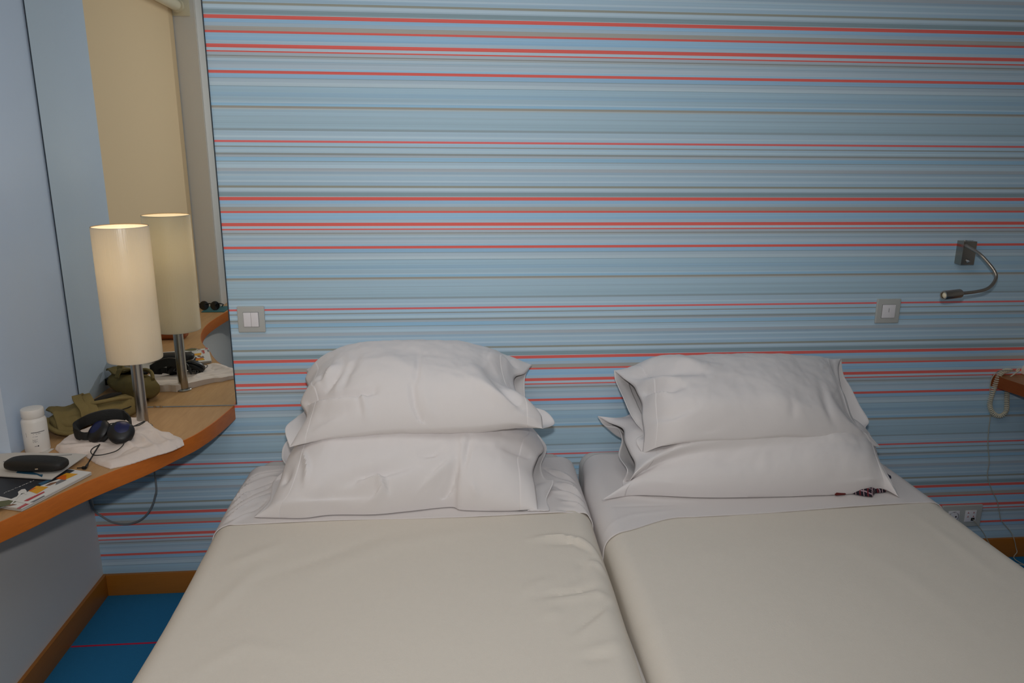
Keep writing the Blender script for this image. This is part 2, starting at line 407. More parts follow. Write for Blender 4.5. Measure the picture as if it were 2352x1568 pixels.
# ------------------------------------------------------------------ table lamp
LX, LY = .272, -.195
t = thing('table_lamp', (LX, LY, ZD), 'table lamp with tall cream cylinder shade on a steel pole in front of the mirror', 'lamp')
bm = bmesh.new(); add_lathe(bm, [(.0, 0), (.026, 0), (.0265, .003), (.024, .006), (.018, .007), (0, .007)], (LX, LY, ZD + .0002), n=32, cap=False); obj('lamp_base', bm, M['steel'], t)
bm = bmesh.new(); add_tube(bm, [(LX, LY, ZD + .005), (LX, LY, ZD + .25), (LX, LY, .93)], .0165, 28); obj('pole', bm, M['steel'], t)
bm = bmesh.new(); add_tube(bm, [(LX, LY, .93), (LX, LY, .99)], .014, 20); obj('bulb_socket', bm, M['white_pl'], t)
bm = bmesh.new(); add_lathe(bm, [(0, .99), (.012, .99), (.014, 1.02), (.026, 1.06), (.03, 1.085), (.026, 1.11), (.012, 1.125), (0, 1.127)], (LX, LY, 0), n=24, cap=False); obj('bulb', bm, M['white_pl'], t)
Z0, Z1, SR = .906, 1.300, .0760
bm = bmesh.new(); add_lathe(bm, [(SR, Z0), (SR + .0006, Z0 + .003), (SR + .0006, Z1 - .003), (SR, Z1), (SR - .0012, Z1), (SR - .0012, Z0), (SR, Z0)], (LX, LY, 0), n=72, cap=False)
sh = sub(obj('lamp_shade', bm, M['shade'], t), t)
for zz in (Z0 + .001, Z1 - .001):
    bm = bmesh.new(); add_tube(bm, [(LX + (SR - .001) * math.cos(a * math.pi / 36), LY + (SR - .001) * math.sin(a * math.pi / 36), zz) for a in range(73)], .0012, 6)
    obj('shade_rim', bm, M['shade_rim'], sh)
bm = bmesh.new()
for a in (0, 2.09, 4.19): add_tube(bm, [(LX, LY, .96), (LX + (SR - .002) * math.cos(a), LY + (SR - .002) * math.sin(a), .96)], .0015, 6)
add_tube(bm, [(LX + .018 * math.cos(a * math.pi / 12), LY + .018 * math.sin(a * math.pi / 12), .96) for a in range(25)], .0015, 6)
obj('spider_ring', bm, M['steel'], t)

for zz in (.965, 1.03, 1.10, 1.17, 1.24):        # added fill lights to brighten the shade; the lamp itself is off
    bl = bpy.data.lights.new('shade_fill_light', 'POINT'); bl.energy = .20; bl.shadow_soft_size = .03; bl.color = (1, .95, .84)
    blo = bpy.data.objects.new('shade_fill_light', bl); COL.objects.link(blo); blo.location = (LX, LY, zz)
# cord looping below the desk
bm = bmesh.new()
cp = [(.245, -.10, ZD - DT + .002)] + [P(358, 1108, y=-.08), P(356, 1140, y=-.07), P(345, 1170, y=-.05), P(325, 1192, y=-.035), P(295, 1203, y=-.02), P(262, 1200, y=-.012), P(235, 1186, y=-.01), P(214, 1168, x=.006)] + [(.006, -.04, .42)]
add_tube(bm, spline(cp, 60), .0032, 8)
tag(obj('lamp_cord', bm, M['grey_cord']), 'grey electric cord hanging in a loop under the curved desk', 'cord')

# ------------------------------------------------------------------ folded white t-shirt on the desk
def zoom1(a, b): return (a / 3.266, 800 + b / 3.266)
def zoom4(a, b): return (120 + a / 7.35, 940 + b / 7.35)
tl = [zoom4(*p) for p in [(45, 650), (130, 590), (200, 510), (345, 415), (560, 350), (800, 270), (1100, 190), (1340, 170), (1480, 150)]]
tr = [zoom4(*p) for p in [(1480, 150), (1560, 170), (1720, 290), (1850, 345), (1960, 350), (2060, 400), (2160, 430), (2215, 490)]]
br = [zoom4(*p) for p in [(975, 975), (1300, 880), (1700, 720), (2000, 610), (2215, 490)]]
bl = [zoom4(*p) for p in [(45, 650), (160, 730), (390, 765), (560, 770), (600, 800), (760, 900), (975, 975)]]
def bnd(l, n, z=.006): return spline([P(x, y, z=ZD + z) for x, y in l], n)
NU, NV = 70, 60
cT, cB, cL, cR = bnd(tl, NU, .026), bnd(br, NU), bnd(bl, NV), bnd(tr, NV, .022)
tee_r = [([(.05, .1), (.25, .35), (.35, .5)], .03, .004), ([(.0, .2), (.2, .5)], .025, .004), ([(.1, .0), (.3, .25)], .02, -.003), ([(.0, .4), (.25, .55)], .02, -.003),
         ([(.45, .9), (.5, .6), (.42, .45)], .03, .004), ([(.6, .95), (.7, .5), (.95, .3)], .03, .004), ([(.15, .85), (.4, .75), (.6, .8)], .02, -.003), ([(.8, .9), (.85, .5)], .03, .003), ([(.0, .9), (1, .9)], .04, .003)]
bm = bmesh.new(); rows = []; rowsb = []
for j in range(NV):
    v = j / (NV - 1); r = []; rb = []
    for i in range(NU):
        u = i / (NU - 1)
        p = cT[i] * (1 - v) + cB[i] * v + cL[j] * (1 - u) + cR[j] * u - (cT[0] * (1 - u) * (1 - v) + cT[-1] * u * (1 - v) + cB[0] * (1 - u) * v + cB[-1] * u * v)
        e = min(u, 1 - u, v, 1 - v)
        h = (.012 + .016 * (1 - v) * sstep(.2, .7, u) * (1 if True else 0)) * min(1, (min(u, 1 - v) / .05)) ** .5 * (.85 + .15 * min(1, e / .05)) + (1.8 * ridges((u, v), tee_r) + .0025 * fbm(u * 6, v * 6, 3)) * min(1, e / .06)
        if e < .02: p = p + Vector((.002 * fbm(u * 30, v * 30, 1), .002 * fbm(u * 30, v * 30, 5), 0))
        r.append((p.x, p.y, ZD + .0012 + max(h, .002))); rb.append((p.x, p.y, ZD + .0006))
    rows.append(r); rowsb.append(rb)
ring = lambda R: R
tv = add_grid(bm, rows); bv = add_grid(bm, [q[::-1] for q in rowsb])
for j in range(NV - 1):
    bm.faces.new([tv[j + 1][0], tv[j][0], bv[j][-1], bv[j + 1][-1]]); bm.faces.new([tv[j][-1], tv[j + 1][-1], bv[j + 1][0], bv[j][0]])
for i in range(NU - 1):
    bm.faces.new([tv[0][i], tv[0][i + 1], bv[0][NU - 2 - i], bv[0][NU - 1 - i]]); bm.faces.new([tv[-1][i + 1], tv[-1][i], bv[-1][NU - 1 - i], bv[-1][NU - 2 - i]])
tag(obj('folded_cloth', bm, M['tee']), 'crumpled folded white cloth lying on the desk under the headphones', 'cloth')

# ------------------------------------------------------------------ headphones
zc = ZD + .018
def z3(a, b, z): return P(110 + a / 10.226, 880 + b / 10.226, z=z)
root = z3(1300, 1250, zc)
t = thing('headphones', root, 'black over-ear headphones with dark blue ear cups lying on the white cloth', 'headphones')
hb = [z3(985, 1235, zc + .012), z3(830, 1240, zc + .014), z3(690, 1180, zc + .018), z3(640, 1060, zc + .026), z3(740, 960, zc + .036), z3(960, 850, zc + .050), z3(1250, 765, zc + .058), z3(1550, 725, zc + .058), z3(1780, 745, zc + .052), z3(1890, 810, zc + .044), z3(1945, 900, zc + .032), z3(1920, 1010, zc + .022)]
hp = spline(hb, 60)
bm = bmesh.new(); rows = []
for i, p in enumerate(hp):
    tg = (hp[min(i + 1, 59)] - hp[max(i - 1, 0)]).normalized(); nrm = tg.cross(Vector((0, 0, 1))).normalized()
    hgt = .0155 if 6 < i < 50 else .011; th = .0045 if 8 < i < 48 else .0025
    prof = [(-th, -hgt), (th, -hgt), (th * 1.2, 0), (th, hgt), (-th, hgt), (-th * 1.2, 0)]
    rows.append([p + nrm * a + Vector((0, 0, b)) for a, b in prof])
vs = add_grid(bm, rows, closed=True); bm.faces.new(vs[0]); bm.faces.new(vs[-1][::-1])
obj('headband', bm, M['blackm'], t)
for (cx, cy, nx, ny, nz, ph) in ((1230, 1150, -.45, -.55, .70, 0), (1720, 1170, .25, -.6, .74, 1)):
    c = z3(cx, cy, zc + .022); ax = Vector((nx, ny, nz)).normalized()
    bm = bmesh.new(); add_lathe(bm, [(0, -.001), (.030, -.001), (.0345, .001), (.036, .007), (.0325, .014), (.023, .0185), (.012, .0200), (0, .0205)], c, ax, 40, cap=False)
    ec = sub(obj('ear_cup', bm, M['black'], t), t)
    bm = bmesh.new(); add_lathe(bm, [(0, .0222), (.012, .0219), (.0205, .0200), (.0255, .0176), (.0255, .0160), (0, .0160)], c + Vector((0, .0035, .001)), ax, 36, cap=False)
    obj('cup_plate', bm, M['bluegloss'], ec)
    bm = bmesh.new(); add_lathe(bm, [(.012, -.014), (.022, -.016), (.030, -.013), (.033, -.007), (.031, -.001), (.02, .0), (.012, -.004), (.012, -.014)], c, ax, 40, cap=False)
    obj('ear_cushion', bm, M['cushion'], ec)
bm = bmesh.new()
add_tube(bm, spline([z3(1900, 960, zc + .024), z3(1980, 1010, zc + .024), z3(2120, 960, zc + .024), z3(2270, 890, zc + .024), z3(2260, 915, zc + .024), z3(2120, 990, zc + .024), z3(1960, 1000, zc + .024), z3(1800, 930, zc + .026), z3(1500, 940, zc + .028), z3(1380, 1000, zc + .03)], 60), .0016, 8)
obj('cable', bm, M['rubber'], t); bm = bmesh.new()
z4 = lambda a, b, z: P(*zoom4(a, b), z=z)
add_tube(bm, spline([z4(1215, 560, zc + .008), z4(1180, 620, zc + .004), z4(1080, 700, zc + .003), z4(920, 750, zc + .003), z4(790, 772, zc + .003), z4(690, 765, zc + .003), z4(650, 710, zc + .003), z4(690, 650, zc + .004), z4(790, 600, zc + .008)], 60), .0014, 8)
obj('cable', bm, M['rubber'], t); bm = bmesh.new()
add_tube(bm, spline([z4(800, 590, zc + .008), z4(730, 700, zc + .006), z4(670, 800, zc), z4(610, 900, ZD + .004), z4(575, 950, ZD + .004)], 40), .0019, 8)
obj('cable', bm, M['rubber'], t)
bm = bmesh.new()
a, b = z4(600, 920, ZD + .006), z4(560, 985, ZD + .006)
add_tube(bm, [a, a.lerp(b, .4), b], [.0025, .0034, .0036], 10); c2 = z4(505, 985, ZD + .006); add_tube(bm, [b, b.lerp(c2, .6), c2], [.0042, .0046, .0036], 10)
add_tube(bm, [c2, z4(420, 990, ZD + .005)], .0017, 8)
obj('jack_plug', bm, M['black'], t)

# ------------------------------------------------------------------ olive canvas bag
bA, bB = Vector((.035, -.245, 0)), Vector((.205, -.075, 0))
ux = (bB - bA).normalized(); uy = Vector((-ux.y, ux.x, 0)); bc = (bA + bB) / 2 + Vector((-.003, .003, 0))
def bagpt(a, b, z): return bc + ux * a + uy * b + Vector((0, 0, ZD + z))
t = thing('canvas_bag', bagpt(0, 0, 0), 'olive green canvas shoulder bag slumped against the wall and mirror', 'bag')
bm = bmesh.new(); rows = []
NA, NB = 60, 36
for i in range(NA):
    th = -math.pi / 2 + math.pi * i / (NA - 1)
    sa = math.sin(th); ca = max(math.cos(th), 0)
    a = .128 * (abs(sa) ** .75) * (1 if sa > 0 else -1); k = ca ** .45 if ca > 0 else 0
    row = []
    for j in range(NB):
        ph = 2 * math.pi * j / NB; cb, sb = math.cos(ph), math.sin(ph)
        b = .052 * k * abs(cb) ** .8 * (1 if cb > 0 else -1)
        z = .036 + .034 * k * abs(sb) ** .75 * (1 if sb > 0 else -1)
        n = fbm(a * 28 + 3, b * 28, z * 28) * .0055 * k
        z += .006 * math.sin(a * 24) * k * (1 if sb > 0 else 0)
        row.append(bagpt(a, b + n * (1 if cb > 0 else -1), max(z + n, .0015)))
    rows.append(row)
add_grid(bm, rows, closed=True); bmesh.ops.remove_doubles(bm, verts=bm.verts[:], dist=.0004)
obj('bag_body', bm, M['canvas'], t)
# flap over the left third, falling over the front
bm = bmesh.new(); rows = []; rowsb = []
for i in range(26):
    u = i / 25; a = -.122 + .088 * u; r = []; 
    for j in range(26):
        v = j / 25; b = .035 - .098 * v
        z = .0790 + .006 * math.sin(a * 24) + .004 * math.sin(u * 7 + v * 3) - .050 * sstep(.52, 1.0, v) + .002 * fbm(u * 5, v * 5)
        if u < .12: z -= .006 * (1 - u / .12)
        r.append(bagpt(a, b if v < .7 else b + .008 * (v - .7) / .3, z))
    rows.append(r)
add_grid(bm, rows); o = obj('flap', bm, M['canvas'], t); s = o.modifiers.new('s', 'SOLIDIFY'); s.thickness = .004
# folded strap loop standing up
bm = bmesh.new()
def strap(pts, wv, th=.0018):
    pts = spline(pts, 40); rows = []
    for i, p in enumerate(pts):
        tg = (pts[min(i + 1, 39)] - pts[max(i - 1, 0)]).normalized(); w = (wv - tg * wv.dot(tg)).normalized(); n = tg.cross(w)
        rows.append([p + w * .013 + n * th, p - w * .013 + n * th, p - w * .013 - n * th, p + w * .013 - n * th])
    v = add_grid(bm, rows, closed=True); bm.faces.new(v[0]); bm.faces.new(v[-1][::-1])
strap([bagpt(-.048, -.058, .035), bagpt(-.045, -.050, .070), bagpt(-.047, -.02, .090), bagpt(-.040, .012, .100), bagpt(-.026, .025, .092), bagpt(-.022, .02, .078)], ux)
strap([bagpt(-.022, -.058, .03), bagpt(-.02, -.05, .062), bagpt(-.016, -.01, .086), bagpt(-.010, .03, .094), bagpt(-.004, .05, .07)], ux)
obj('strap', bm, M['canvas'], t)
bm = bmesh.new(); add_tube(bm, [bagpt(-.040 + .010 * math.cos(k * .524), -.060 - .002, .044 + .010 * math.sin(k * .524)) for k in range(13)], .0022, 8); obj('buckle', bm, M['bronze'], t)
# gap under the carrying handle
bm = bmesh.new(); rows = []
for i in range(20):
    u = i / 19 * 2 - 1; w = .015 * math.sqrt(max(0, 1 - u * u)); rows.append([bagpt(.035 + .042 * u, -.018 + b * w + .010 * (1 - u * u), .0775 + .006 * math.sin((.035 + .042 * u) * 24) + .0045 * (1 - b * b)) for b in (-1, -.5, 0, .5, 1)])
add_grid(bm, rows); o = obj('handle_opening', bm, M['canvas_d'], t); s = o.modifiers.new('s', 'SOLIDIFY'); s.thickness = .003
bm = bmesh.new(); add_tube(bm, spline([bagpt(-.015, -.025, .078), bagpt(.015, -.043, .082), bagpt(.055, -.043, .080), bagpt(.10, -.026, .068)], 24), .0062, 10); obj('handle', bm, M['canvas'], t)
bm = bmesh.new(); add_tube(bm, spline([bagpt(-.05, -.056, .042), bagpt(.02, -.058, .046), bagpt(.08, -.048, .045), bagpt(.118, -.02, .045)], 24), .0016, 6); obj('zip', bm, M['canvas_d'], t)
bm = bmesh.new(); add_tube(bm, spline([bagpt(-.128, .01, .05), bagpt(-.138, -.015, .04), bagpt(-.120, -.052, .022), bagpt(-.07, -.068, .010), bagpt(0, -.064, .008)], 30), .0075, 10); obj('piping', bm, M['canvas'], t)
bm = bmesh.new(); add_box(bm, bagpt(-.127, .03, .028) - Vector((.012, .012, .012)), bagpt(-.127, .03, .028) + Vector((.012, .012, .012)), .004); obj('strap_clip', bm, M['black'], t)

# ------------------------------------------------------------------ white pill bottle
bx, by = .042, -.355
t = thing('pill_bottle', (bx, by, ZD), 'white plastic pill bottle with screw cap standing beside the blue wall', 'bottle')
bm = bmesh.new(); add_lathe(bm, [(0, 0), (.0295, 0), (.0315, .002), (.0315, .088), (.0295, .095), (.0255, .099), (.0255, .101), (0, .101)], (bx, by, ZD + .0005), n=48, cap=False); obj('bottle_body', bm, M['bottle'], t)
bm = bmesh.new(); add_lathe(bm, [(0, .1015), (.0278, .1015), (.0285, .1025), (.0285, .122), (.0275, .1245), (.024, .1255), (0, .125)], (bx, by, ZD), n=48, cap=False)
obj('screw_cap', bm, M['bottle'], t)
bm = bmesh.new()
def cyl_patch(bm, a0, a1, z0, z1, r=.0318):
    k = max(2, int(abs(a1 - a0) / .08)); rows = []
    for i in range(k + 1):
        a = a0 + (a1 - a0) * i / k; rows.append([(bx + r * math.cos(a), by + r * math.sin(a), ZD + z0), (bx + r * math.cos(a), by + r * math.sin(a), ZD + z1)])
    add_grid(bm, rows)
random.seed(4); az = math.atan2(-2.1, 1.15)
def word(bm, a0, a1, z, h, dens=.7):
    a = a0
    while a < a1:
        w = random.uniform(.02, .045)
        if random.random() < dens: cyl_patch(bm, a, min(a + w, a1), z - h * random.uniform(.6, 1) / 2, z + h / 2)
        a += w + .012
word(bm, az - .35, az + .75, .062, .0028, .95); word(bm, az - .30, az + .35, .0575, .0014); word(bm, az - .28, az + .2, .050, .0014)
for k in range(4): word(bm, az - .30, az + .08, .042 - k * .0027, .0012)
word(bm, az - .22, az + .0, .022, .0018, .8); cyl_patch(bm, az + .02, az + .11, .0205, .0245)
for k in range(8): cyl_patch(bm, az - .80, az - .77, .050 + k * .0016, .051 + k * .0016)
obj('label_print', bm, M['print'], t, smooth=False)

# ------------------------------------------------------------------ papers, magazine, glasses case
def z6(a, b, z): return P(a / 8.713, 1010 + b / 8.713, z=z)
def sheetpoly(bm, pts, th, mi=0, side=0):
    bt = [bm.verts.new(p) for p in pts]; tp = [bm.verts.new(p + Vector((0, 0, th))) for p in pts]
    bm.faces.new(tp).material_index = mi; bm.faces.new(bt[::-1]).material_index = side; n = len(pts)
    for i in range(n): bm.faces.new([bt[i], bt[(i + 1) % n], tp[(i + 1) % n], tp[i]]).material_index = side
A_, B_ = z6(1830, 690, ZD + .002), z6(440, 1420, ZD + .002)
d_ = (B_ - A_); nrm = Vector((-abs(d_.y), 0, 0)); perp = Vector((d_.y, -d_.x, 0)).normalized()
if perp.x > 0: perp = -perp
wid = .27
t = thing('magazine', A_.lerp(B_, .5) + perp * .12, 'colour printed magazine with yellow pictures at the front of the desk', 'magazine')
bm = bmesh.new()
for k in range(6):
    z = ZD + .0006 + k * .0014; off = perp * (-.0012 * (k % 3)) + d_.normalized() * (.0012 * ((k * 2) % 3))
    q = [Vector((p.x, p.y, z)) for p in (A_ + off, B_ + off, B_ + perp * wid + off, A_ + perp * wid + off)]
    sheetpoly(bm, q, .0011)
obj('pages', bm, M['paper'], t, smooth=False)
zt = ZD + .0092
bm = bmesh.new()
def quad(pts, mi, lift=0.0): sheetpoly(bm, [z6(a, b, zt + lift) for a, b in pts], .0002, mi, mi)
MP = ['pr_white', 'pr_dark', 'pr_yel', 'pr_org', 'pr_red', 'pr_blue', 'pr_grey', 'pr_green', 'pr_brown']
c4 = [Vector((p.x, p.y, zt - .0004)) for p in (A_, B_, B_ + perp * wid, A_ + perp * wid)]; sheetpoly(bm, c4, .0003, 0, 0)
quad([(1500, 610), (1180, 780), (830, 910), (200, 1190), (-600, 960), (300, 560), (1380, 590)], 1)
quad([(1120, 770), (1330, 660), (1560, 680), (1290, 800)], 2, .0004); quad([(1120, 770), (1230, 712), (1330, 700), (1320, 790), (1290, 800)], 3, .0007)
quad([(570, 1020), (730, 920), (970, 940), (740, 1075)], 2, .0004); quad([(570, 1020), (680, 955), (730, 960), (620, 1015)], 3, .0007)
quad([(830, 910), (760, 870), (950, 800), (1060, 790)], 5, .0004)
quad([(900, 920), (1010, 860), (1210, 820), (1000, 910)], 8, .0004); quad([(1130, 840), (1230, 790), (1330, 800), (1110, 900)], 6, .0005)
quad([(480, 1220), (520, 1190), (870, 1030), (900, 1045), (560, 1220)], 4, .0004)
quad([(600, 1250), (880, 1110), (900, 1120), (680, 1240)], 6, .0004)
quad([(330, 1370), (520, 1265), (590, 1275), (400, 1370)], 4, .0004)
quad([(-200, 1110), (0, 1130), (590, 1262), (570, 1280), (0, 1165), (-200, 1150)], 0, .0006)
quad([(-200, 1250), (200, 1200), (330, 1230), (170, 1310), (-200, 1400)], 7, .0004); quad([(110, 1320), (250, 1280), (340, 1290), (200, 1320)], 8, .0005)
quad([(-200, 1345), (160, 1330), (0, 1372), (-200, 1372)], 6, .0004)
quad([(370, 1090), (360, 1040), (430, 990), (500, 980), (535, 1020), (530, 1090), (500, 1090), (490, 1060), (430, 1070), (300, 1220), (230, 1290), (200, 1285), (290, 1200)], 0, .0009)
random.seed(2)
for k in range(26):          # blurred white headline running along the dark picture
    a = 60 + k * 24 + random.uniform(-5, 5); b = 1075 - (a - 60) * .42 + random.uniform(-6, 6); h = random.uniform(16, 34)
    quad([(a, b), (a + 16, b - 7), (a + 22, b - 7 - h * .4), (a + 6, b - h * .4)], 0 if k % 3 else 6, .0006)
for k in range(22):          # red small print strips
    a = 500 + k * 17; b = 1208 - (a - 500) * .46
    quad([(a, b), (a + 7, b - 3), (a + 12, b - 12), (a + 5, b - 9)], 0, .0007)
for k in range(11):
    a = 370 + k * 15; b = 1362 - (a - 370) * .5
    quad([(a, b), (a + 6, b - 3), (a + 11, b - 12), (a + 5, b - 9)], 0, .0007)
obj('cover', bm, [M[k] for k in MP], t, smooth=False)

t = thing('brochure', z6(600, 600, ZD + .012), 'white folded brochure with blue print lying under the black glasses case', 'brochure')
bm = bmesh.new(); zb = ZD + .0115
q = [z6(1030, 800, zb), z6(-700, 690, zb), z6(-500, 330, zb), z6(300, 270, zb), z6(1500, 285, zb), z6(1740, 310, zb)]
for k in range(3): sheetpoly(bm, [p + Vector((.0008 * k, -.0006 * k, k * .0012)) for p in q], .0009)
obj('pages', bm, M['paper'], t, smooth=False)
bm = bmesh.new()
sheetpoly(bm, [z6(a, b, zb + .0036) for a, b in [(320, 660), (380, 590), (560, 610), (800, 690), (860, 690), (840, 745), (740, 700), (500, 680)]], .0002, 0, 0)
obj('printed_picture', bm, M['pr_blue'], t, smooth=False); bm = bmesh.new()
sheetpoly(bm, [z6(a, b, zb + .0036) for a, b in [(60, 430), (180, 410), (180, 425), (70, 445)]], .0002, 0, 0)
obj('printed_line', bm, M['pr_grey'], t, smooth=False); bm = bmesh.new()
sheetpoly(bm, [z6(a, b, zb + .0036) for a, b in [(1000, 320), (1440, 290), (1440, 298), (1000, 330)]], .0002, 0, 0)
obj('printed_line', bm, M['pr_grey'], t, smooth=False)
bm = bmesh.new(); sheetpoly(bm, [z6(a, b, ZD + .0004) for a, b in [(780, 255), (960, 262), (1085, 180), (790, 175), (640, 250)]], .0012)
tag(obj('paper_slip', bm, M['paper'], smooth=False), 'small white paper slip on the desk right behind the pill bottle base', 'paper')

za = zb + .0042
cA, cB = z6(150, 480, za + .012), z6(1320, 510, za + .012); cc = (cA + cB) / 2; ca = (cB - cA); CL = ca.length / 2; ca.z = 0; ca.normalize(); cb = Vector((-ca.y, ca.x, 0))
t = thing('glasses_case', Vector((cc.x, cc.y, za)), 'black hard glasses case lying on the white brochure', 'glasses case')
for part, s0, s1 in (('case_bottom', -1, 0), ('case_lid', 0, 1)):
    bm = bmesh.new(); rows = []
    for i in range(44):
        th = -math.pi / 2 + math.pi * i / 43; sa = math.sin(th); k = max(math.cos(th), 0) ** .42
        a = CL * abs(sa) ** .9 * (1 if sa > 0 else -1); r = []
        for j in range(21):
            ph = math.pi * j / 20; c, s = math.cos(ph), math.sin(ph)
            b = .031 * k * abs(c) ** .7 * (1 if c > 0 else -1); h = (.019 if s1 else .013) * k * abs(s) ** .6
            r.append(Vector((cc.x, cc.y, za + .0135)) + ca * a + cb * b + Vector((0, 0, h if s1 else -h)))
        rows.append(r)
    add_grid(bm, rows); obj(part, bm, M['blackm'], t)
bm = bmesh.new(); add_tube(bm, [Vector((cc.x, cc.y, za + .0135)) + ca * (CL * .22) - cb * .0305, Vector((cc.x, cc.y, za + .0145)) + ca * (CL * .32) - cb * .0303], .0022, 8); obj('clasp', bm, M['chrome'], t)

# ------------------------------------------------------------------ far end of the desk, seen only in the mirror
t = thing('sunglasses', (-.03, -1.56, ZD), 'dark sunglasses lying on the far end of the desk in the mirror', 'sunglasses')
for k in (-1, 1):
    bm = bmesh.new(); add_lathe(bm, [(0, -.001), (.022, -.001), (.024, .0), (.022, .002), (0, .0035)], (-.035, -1.575 + k * .0, ZD + .026) if False else (-.03 + k * .029, -1.57 + k * .004, ZD + .026), (.1, 1, .25), 24, cap=False); obj('lens', bm, M['glass_dk'], t)
bm = bmesh.new(); add_tube(bm, [(-.008, -1.57, ZD + .034), (-.03, -1.571, ZD + .037), (-.052, -1.57, ZD + .034)], .003, 8); obj('bridge', bm, M['black'], t)
for k in (-1, 1):
    bm = bmesh.new(); add_tube(bm, spline([(-.03 + k * .053, -1.565, ZD + .038), (-.03 + k * .055, -1.62, ZD + .022), (-.03 + k * .04, -1.655, ZD + .006)], 14), .0028, 8); obj('temple', bm, M['black'], t)
bm = bmesh.new(); add_box(bm, (-.06, -1.665, ZD + .0005), (.055, -1.52, ZD + .0035), .0005); tag(obj('leaflet', bm, M['teal'], smooth=False), 'teal leaflet under the dark sunglasses in the mirror', 'leaflet')
t = thing('leather_pouch', (-.03, -.95, ZD), 'brown leather pouch with dark top seen in the mirror below the lamp shade', 'pouch')
bm = bmesh.new(); add_box(bm, (-.09, -1.0, ZD + .001), (.045, -.93, ZD + .05), .022, 5); obj('pouch_body', bm, M['leather_br'], t)
bm = bmesh.new(); add_box(bm, (-.092, -1.01, ZD + .045), (.050, -.95, ZD + .075), .014, 4); obj('pouch_flap', bm, M['leather_dk'], t)
t = thing('stationery_box', (.02, -1.16, ZD), 'small pale grey box beside the brown pouch in the mirror', 'box')
bm = bmesh.new(); add_box(bm, (-.05, -1.20, ZD + .001), (.035, -1.12, ZD + .032), .002); obj('box_body', bm, M['paper'], t, smooth=False)
bm = bmesh.new()
for k in range(3): add_box(bm, (-.045 + k * .022, -1.19, ZD + .0325), (-.027 + k * .022, -1.13, ZD + .039), .002)
obj('box_inlay', bm, M['teal'], t, smooth=False)

# ------------------------------------------------------------------ switches, socket
def switch(cx, cz, label, n_rock, name='light_switch'):
    t = thing(name, (cx, 0, cz), label, 'light switch', 'light switches on the striped wall')
    bm = bmesh.new(); add_box(bm, (cx - .043, -.009, cz - .043), (cx + .043, -.0003, cz + .043), .003, 3); obj('switch_plate', bm, M['grey_plate'], t)
    g = .0235
    bm = bmesh.new(); add_box(bm, (cx - g - .001, -.0098, cz - g - .001), (cx + g + .001, -.0085, cz + g + .001)); obj('rocker_recess', bm, M['pr_grey'], t, smooth=False)
    if n_rock == 2: spans = [(-g, -.0003), (.0003, g)]
    else: spans = [(-g, g)]
    for a, b in spans:
        bm = bmesh.new(); add_box(bm, (cx + a, -.0122, cz - g), (cx + b, -.0095, cz + g), .001, 2); obj('rocker', bm, M['white_pl'], t)
    return t
switch(.5715, .980, 'light switch with two rockers beside the mirror edge', 2)
t2 = switch(2.739, .981, 'single rocker light switch below the wall reading lamp', 1)
bm = bmesh.new(); add_box(bm, (2.7383, -.0126, .978), (2.7397, -.0118, .992)); obj('indicator_mark', bm, M['pr_grey'], t2, smooth=False)

t = thing('wall_socket', (3.139, 0, .18), 'grey double wall socket plate above the skirting right of the beds', 'socket')
bm = bmesh.new(); add_box(bm, (3.058, -.010, .137), (3.219, -.0003, .226), .003, 3); obj('socket_plate', bm, M['grey_plate'], t)
bm = bmesh.new(); add_box(bm, (3.083, -.0125, .159), (3.127, -.0098, .205), .001); add_lathe(bm, [(.0205, 0), (.0205, .003), (.0175, .003), (.0175, -.001), (.0165, -.001)], (3.105, -.0095, .182), (0, -1, 0), 32, cap=False)
so = sub(obj('power_outlet', bm, M['white_pl'], t), t)
bm = bmesh.new()
for xx in (3.0965, 3.1135): add_tube(bm, [(xx, -.0118, .182), (xx, -.0131, .182)], .0032, 12)
obj('pin_hole', bm, M['hole'], so)
bm = bmesh.new(); add_box(bm, (3.151, -.0125, .159), (3.195, -.0098, .205), .001); so = sub(obj('phone_outlet', bm, M['white_pl'], t), t)
bm = bmesh.new(); add_box(bm, (3.176, -.0132, .163), (3.19, -.0120, .175), .0003); obj('jack_hole', bm, M['hole'], so, smooth=False)
bm = bmesh.new()
for xx, zz in ((3.162, .197), (3.184, .197), (3.162, .181), (3.184, .181)):
    add_box(bm, (xx - .004, -.0128, zz - .003), (xx + .004, -.0124, zz - .0018)); add_box(bm, (xx - .001, -.0128, zz - .002), (xx + .001, -.0124, zz + .003))
obj('outlet_mark', bm, M['pr_red'], so, smooth=False)

# ------------------------------------------------------------------ reading lamp
t = thing('reading_lamp', (2.985, 0, 1.187), 'brushed metal wall reading lamp with bent gooseneck arm above the right bed', 'lamp')
bm = bmesh.new(); add_box(bm, (2.961, -.036, 1.146), (3.009, -.0005, 1.226), .0012); obj('wall_box', bm, M['bronze'], t)
bm = bmesh.new(); add_tube(bm, [(2.975, -.020, 1.225), (2.975, -.020, 1.229)], .006, 14); add_tube(bm, [(2.984, -.02, 1.2255), (3.004, -.02, 1.2255)], .002, 8); obj('top_screw', bm, M['chrome'], t)
bm = bmesh.new(); add_lathe(bm, [(0, .0005), (.0065, .0005), (.0065, .004), (.004, .007), (.002, .012), (0, .0122)], (2.983, -.036, 1.160), (0, -1, 0), 16, cap=False); obj('toggle', bm, M['chrome'], t)
def z8(a, b, y): return P(2140 + a / 8.712, 530 + b / 8.712, y=y)
g = [Vector((2.969, -.034, 1.213)), z8(700, 300, -.055), z8(800, 360, -.075), z8(900, 420, -.095), z8(1000, 500, -.115), z8(1130, 640, -.135), z8(1240, 780, -.15), z8(1290, 900, -.16), z8(1265, 1000, -.17), z8(1190, 1100, -.18), z8(1080, 1170, -.19), z8(900, 1215, -.20), z8(700, 1240, -.21), z8(570, 1252, -.215)]
